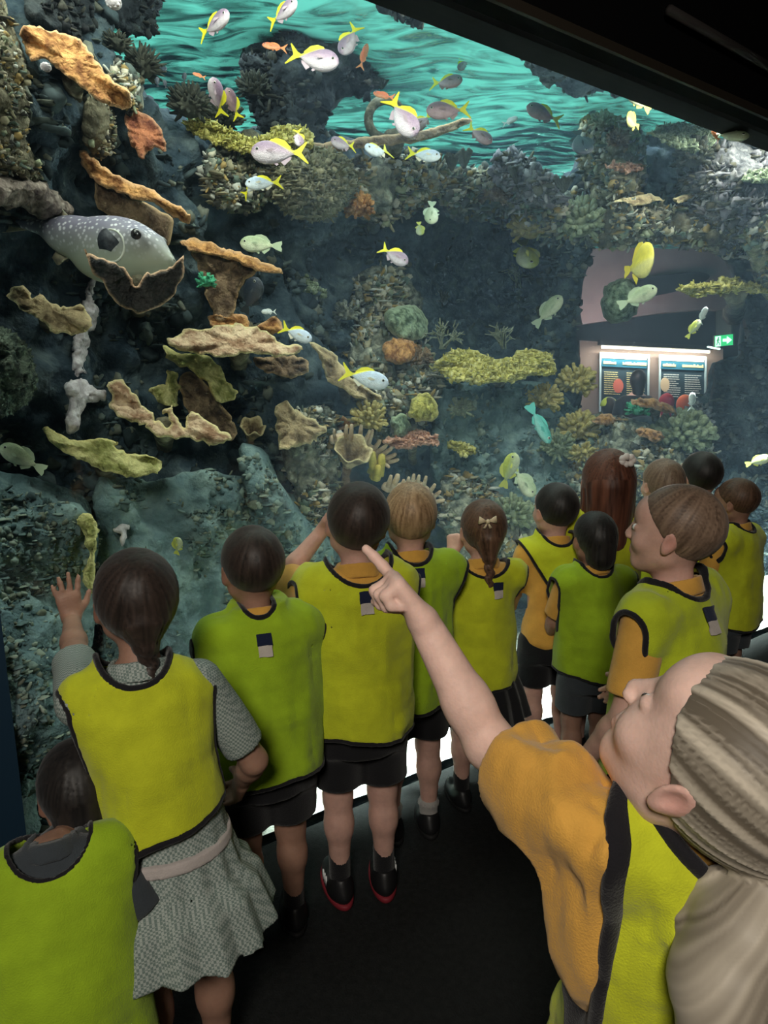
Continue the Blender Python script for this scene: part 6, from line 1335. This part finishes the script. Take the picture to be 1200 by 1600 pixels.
kid(936, 800, 2.12, 12, 'small black haired child in a lime vest in front of the long haired girl', lean=(0, .03), head=(0, -4, 0), sk=SK2, hair=('bob', H_BLK), vest=dict(mat=LIME_SHADED, hem=.50, label=False), vw=1.02, seed=17, bottom=('shorts', GREYD),
    arms=dict(L=dict(el=(-.13, .06, .68), wr=(-.10, .14, .60)), R=dict(el=(.105, .10, .69), wr=(.08, .19, .62))), shoes=('plain', SHB, SOLK))
i_, HPi, hsi, hoi, Wi, w2i = kid(955, 708, 2.34, 0, 'girl with long red brown hair and a white hair flower', lean=(0, .02), head=(-6, 4, 0), hair=('long', H_RED), vest=dict(mat=LIME_LIT, hem=.48, label=False), vw=1.0, seed=19, hs=1.16, bottom=('skirt', GREYD, .36))
fl = MB()
for k in range(7): a = k*.9; fl.ball(HPi(.035+.016*cos(a), -.078, .088+.012*sin(a)), .012, 8, 6)
fl.build('hair_flower', M('white flower', (.75, .68, .64), .7), hoi)
kid(1040, 716, 2.62, 14, 'child with light brown hair behind the boy in profile, between two darker heads', head=(0, 0, 0), hair=('bob', H_LBR), vest=dict(label=False, mat=LIME), seed=21, h=.006)
kid(1100, 705, 2.75, 20, 'black haired child behind the boy in profile, highest head at the right', head=(-6, 0, 0), sk=SK, hair=('short', H_BLK), vest=dict(label=False, mat=LIME), seed=23, h=.006)
kid(1166, 748, 2.62, 38, 'brown haired child farthest right in a lime vest with grey trousers', head=(4, -4, 0), sk=SK2, hair=('short', H_BR), vest=dict(label=False, mat=LIME_LIT, hem=.47), vw=1.05, seed=25, h=.006, bottom=('shorts', GREYD), lean=(0, .05))
kid(1078, 754, 1.42, 36, 'boy in profile with light brown hair, golden polo under his lime vest', lean=(0, .04), head=(24, 8, 0), sk=SK, hair=('short', H_LBR), vest=dict(mat=LIME, hem=.43, neck=1.0, cx=.178), vw=1.04, girth=1.0, seed=27, h=.0045, hs=.97,
    arms=dict(L=dict(el=(-.165, .0, .66), wr=(-.170, .085, .52)), R=dict(el=(.13, .05, .68), wr=(.10, .14, .60))), shoes=('plain', SHW, SOLK))
# the pointing girl in front
NR = (.345, .69)
yawN = 26
def ntail(HP, hs_, w2l):
    P = [w2l(Y(1222, 1292, .60)), w2l(Y(1215, 1370, .565)), w2l(Y(1165, 1460, .545)), w2l(Y(1135, 1540, .53)), w2l(Y(1140, 1640, .50)), w2l(Y(1160, 1760, .48))]
    R_ = [.020, .036, .048, .050, .042, .02]; T = [cap(P[i], P[i+1], R_[i], R_[i+1], k=.01) for i in range(5)]
    Q = [w2l(Y(1190, 1360, .585)), w2l(Y(1120, 1380, .575)), w2l(Y(1075, 1440, .57)), w2l(Y(1085, 1520, .55))]
    T += [cap(Q[i], Q[i+1], [.016, .014, .013, .012][i], [.014, .013, .012, .008][i], k=.006) for i in range(3)]
    return T
tipN = Y(584, 846, .86); wrN = Y(662, 972, .845)
n_, HPn, hsn, hon, Wn, w2n = kid(0, 0, 0, yawN, 'fair haired girl in front, face tilted up, pointing with an outstretched arm', root=NR, H=1.20, h=.0032, lean=(0, -.02), headw=Y(1122, 1186, .62), head=(14, 40, 0), sk=SKW, hair=('pony', H_ASH, ntail), vest=dict(mat=LIME_LIT, hem=.44, neck=1.9, nofs=(.0, -.03, -.012), label=False, cx=.185, armdir=True, cover=''), vw=1.02, girth=.95, seed=31, hs=1.07, detail=True,
    arms=dict(L=dict(wrist=wrN, hdir=(Y(622, 915, .855)-wrN), palm=np.array([-.6, -.2, -.75]), pose='point', pole=(.3, 0, -1), hsc=1.12, tk=1.1), R=dict(el=(.13, .08, .68), wr=(.12, .18, .60))), shoes=('plain', SHW, SOLK))
tb = MB(); tb.tube([w2n(Y(1202, 1268, .585)), w2n(Y(1212, 1312, .575))], [.025, .026], 14); tb.build('hair_tie', M('pale blue hair tie', (.45, .60, .80), .6), hon)

# ------------------------------------------------------------------ visitors seen through the far window
def visitor(px, py, y, hgt, top, hairc, label, hat=None):
    c = Y(px, py, y); g_ = Grid((-.3, -.2, -hgt-.0), (.3, .2, .2), .014)
    o = empty('person', (c[0], c[1], c[2]-hgt), pi, label, 'visitor')
    B = [ell((0, 0, 0), (.075, .09, .11)), cap((0, 0, -.1), (0, 0, -.17), .05), cap((-.13, 0, -.24), (.13, 0, -.24), .07, k=.05), cap((0, 0, -.28), (0, 0, -.6), .15, .13, k=.05), cap((-.19, 0, -.26), (-.23, -.03, -.5), .05, .04), cap((.19, 0, -.26), (.23, -.03, -.5), .05, .04), cap((-.23, -.03, -.5), (-.12, -.12, -.55), .035, .03), cap((.23, -.03, -.5), (.12, -.12, -.55), .035, .03),
         cap((-.10, -.13, -.55), (-.04, -.15, -.55), .02, .016, k=.008), cap((.10, -.13, -.55), (.04, -.15, -.55), .02, .016, k=.008), cap((-.08, 0, -.6), (-.09, 0, -hgt+.05), .075, .045), cap((.08, 0, -.6), (.09, 0, -hgt+.05), .075, .045), ell((0, -.09, -.02), (.012, .02, .02))]
    b = solid('body', g_, g_.union(B), SK, o); b.location = (0, 0, hgt)
    s_ = solid('top', g_, np.maximum(np.maximum(g_.union(B[2:6], infl=.012), g_.z+.16), -.66-g_.z), top, o); s_.location = (0, 0, hgt)
    h_ = solid('hair', g_, np.maximum(g_.union([ell((0, .015, .02), (.092, .105, .12)), cap((0, .03, 0), (0, .04, -.14), .08, .06)]), -(g_.y+.045)), hairc, o); h_.location = (0, 0, hgt)
    if hat:
        t_ = solid('cap', g_, np.maximum(g_.union([ell((0, 0, .03), (.10, .115, .11)), ell((0, -.1, .03), (.07, .09, .014))]), .02-g_.z), hat, o); t_.location = (0, 0, hgt)
visitor(996, 596, 8.0, 1.45, BLKC, H_BLK, 'visitor in silhouette in front of the far info boards')
visitor(951, 638, 8.3, 1.05, M('maroon top', (.14, .02, .03), .8), H_DBR, 'small visitor with a lime green cap beyond the tank', M('lime cap', (.50, .62, .08), .7))
visitor(1040, 632, 8.4, 1.1, M('crimson top', (.50, .02, .06), .8), M('red hood', (.40, .02, .05), .8), 'small visitor all in red beyond the tank')
visitor(1068, 634, 8.5, 1.1, BLKC, M('rust hood', (.5, .10, .04), .8), 'small visitor in black with a rust red hood beyond the tank')
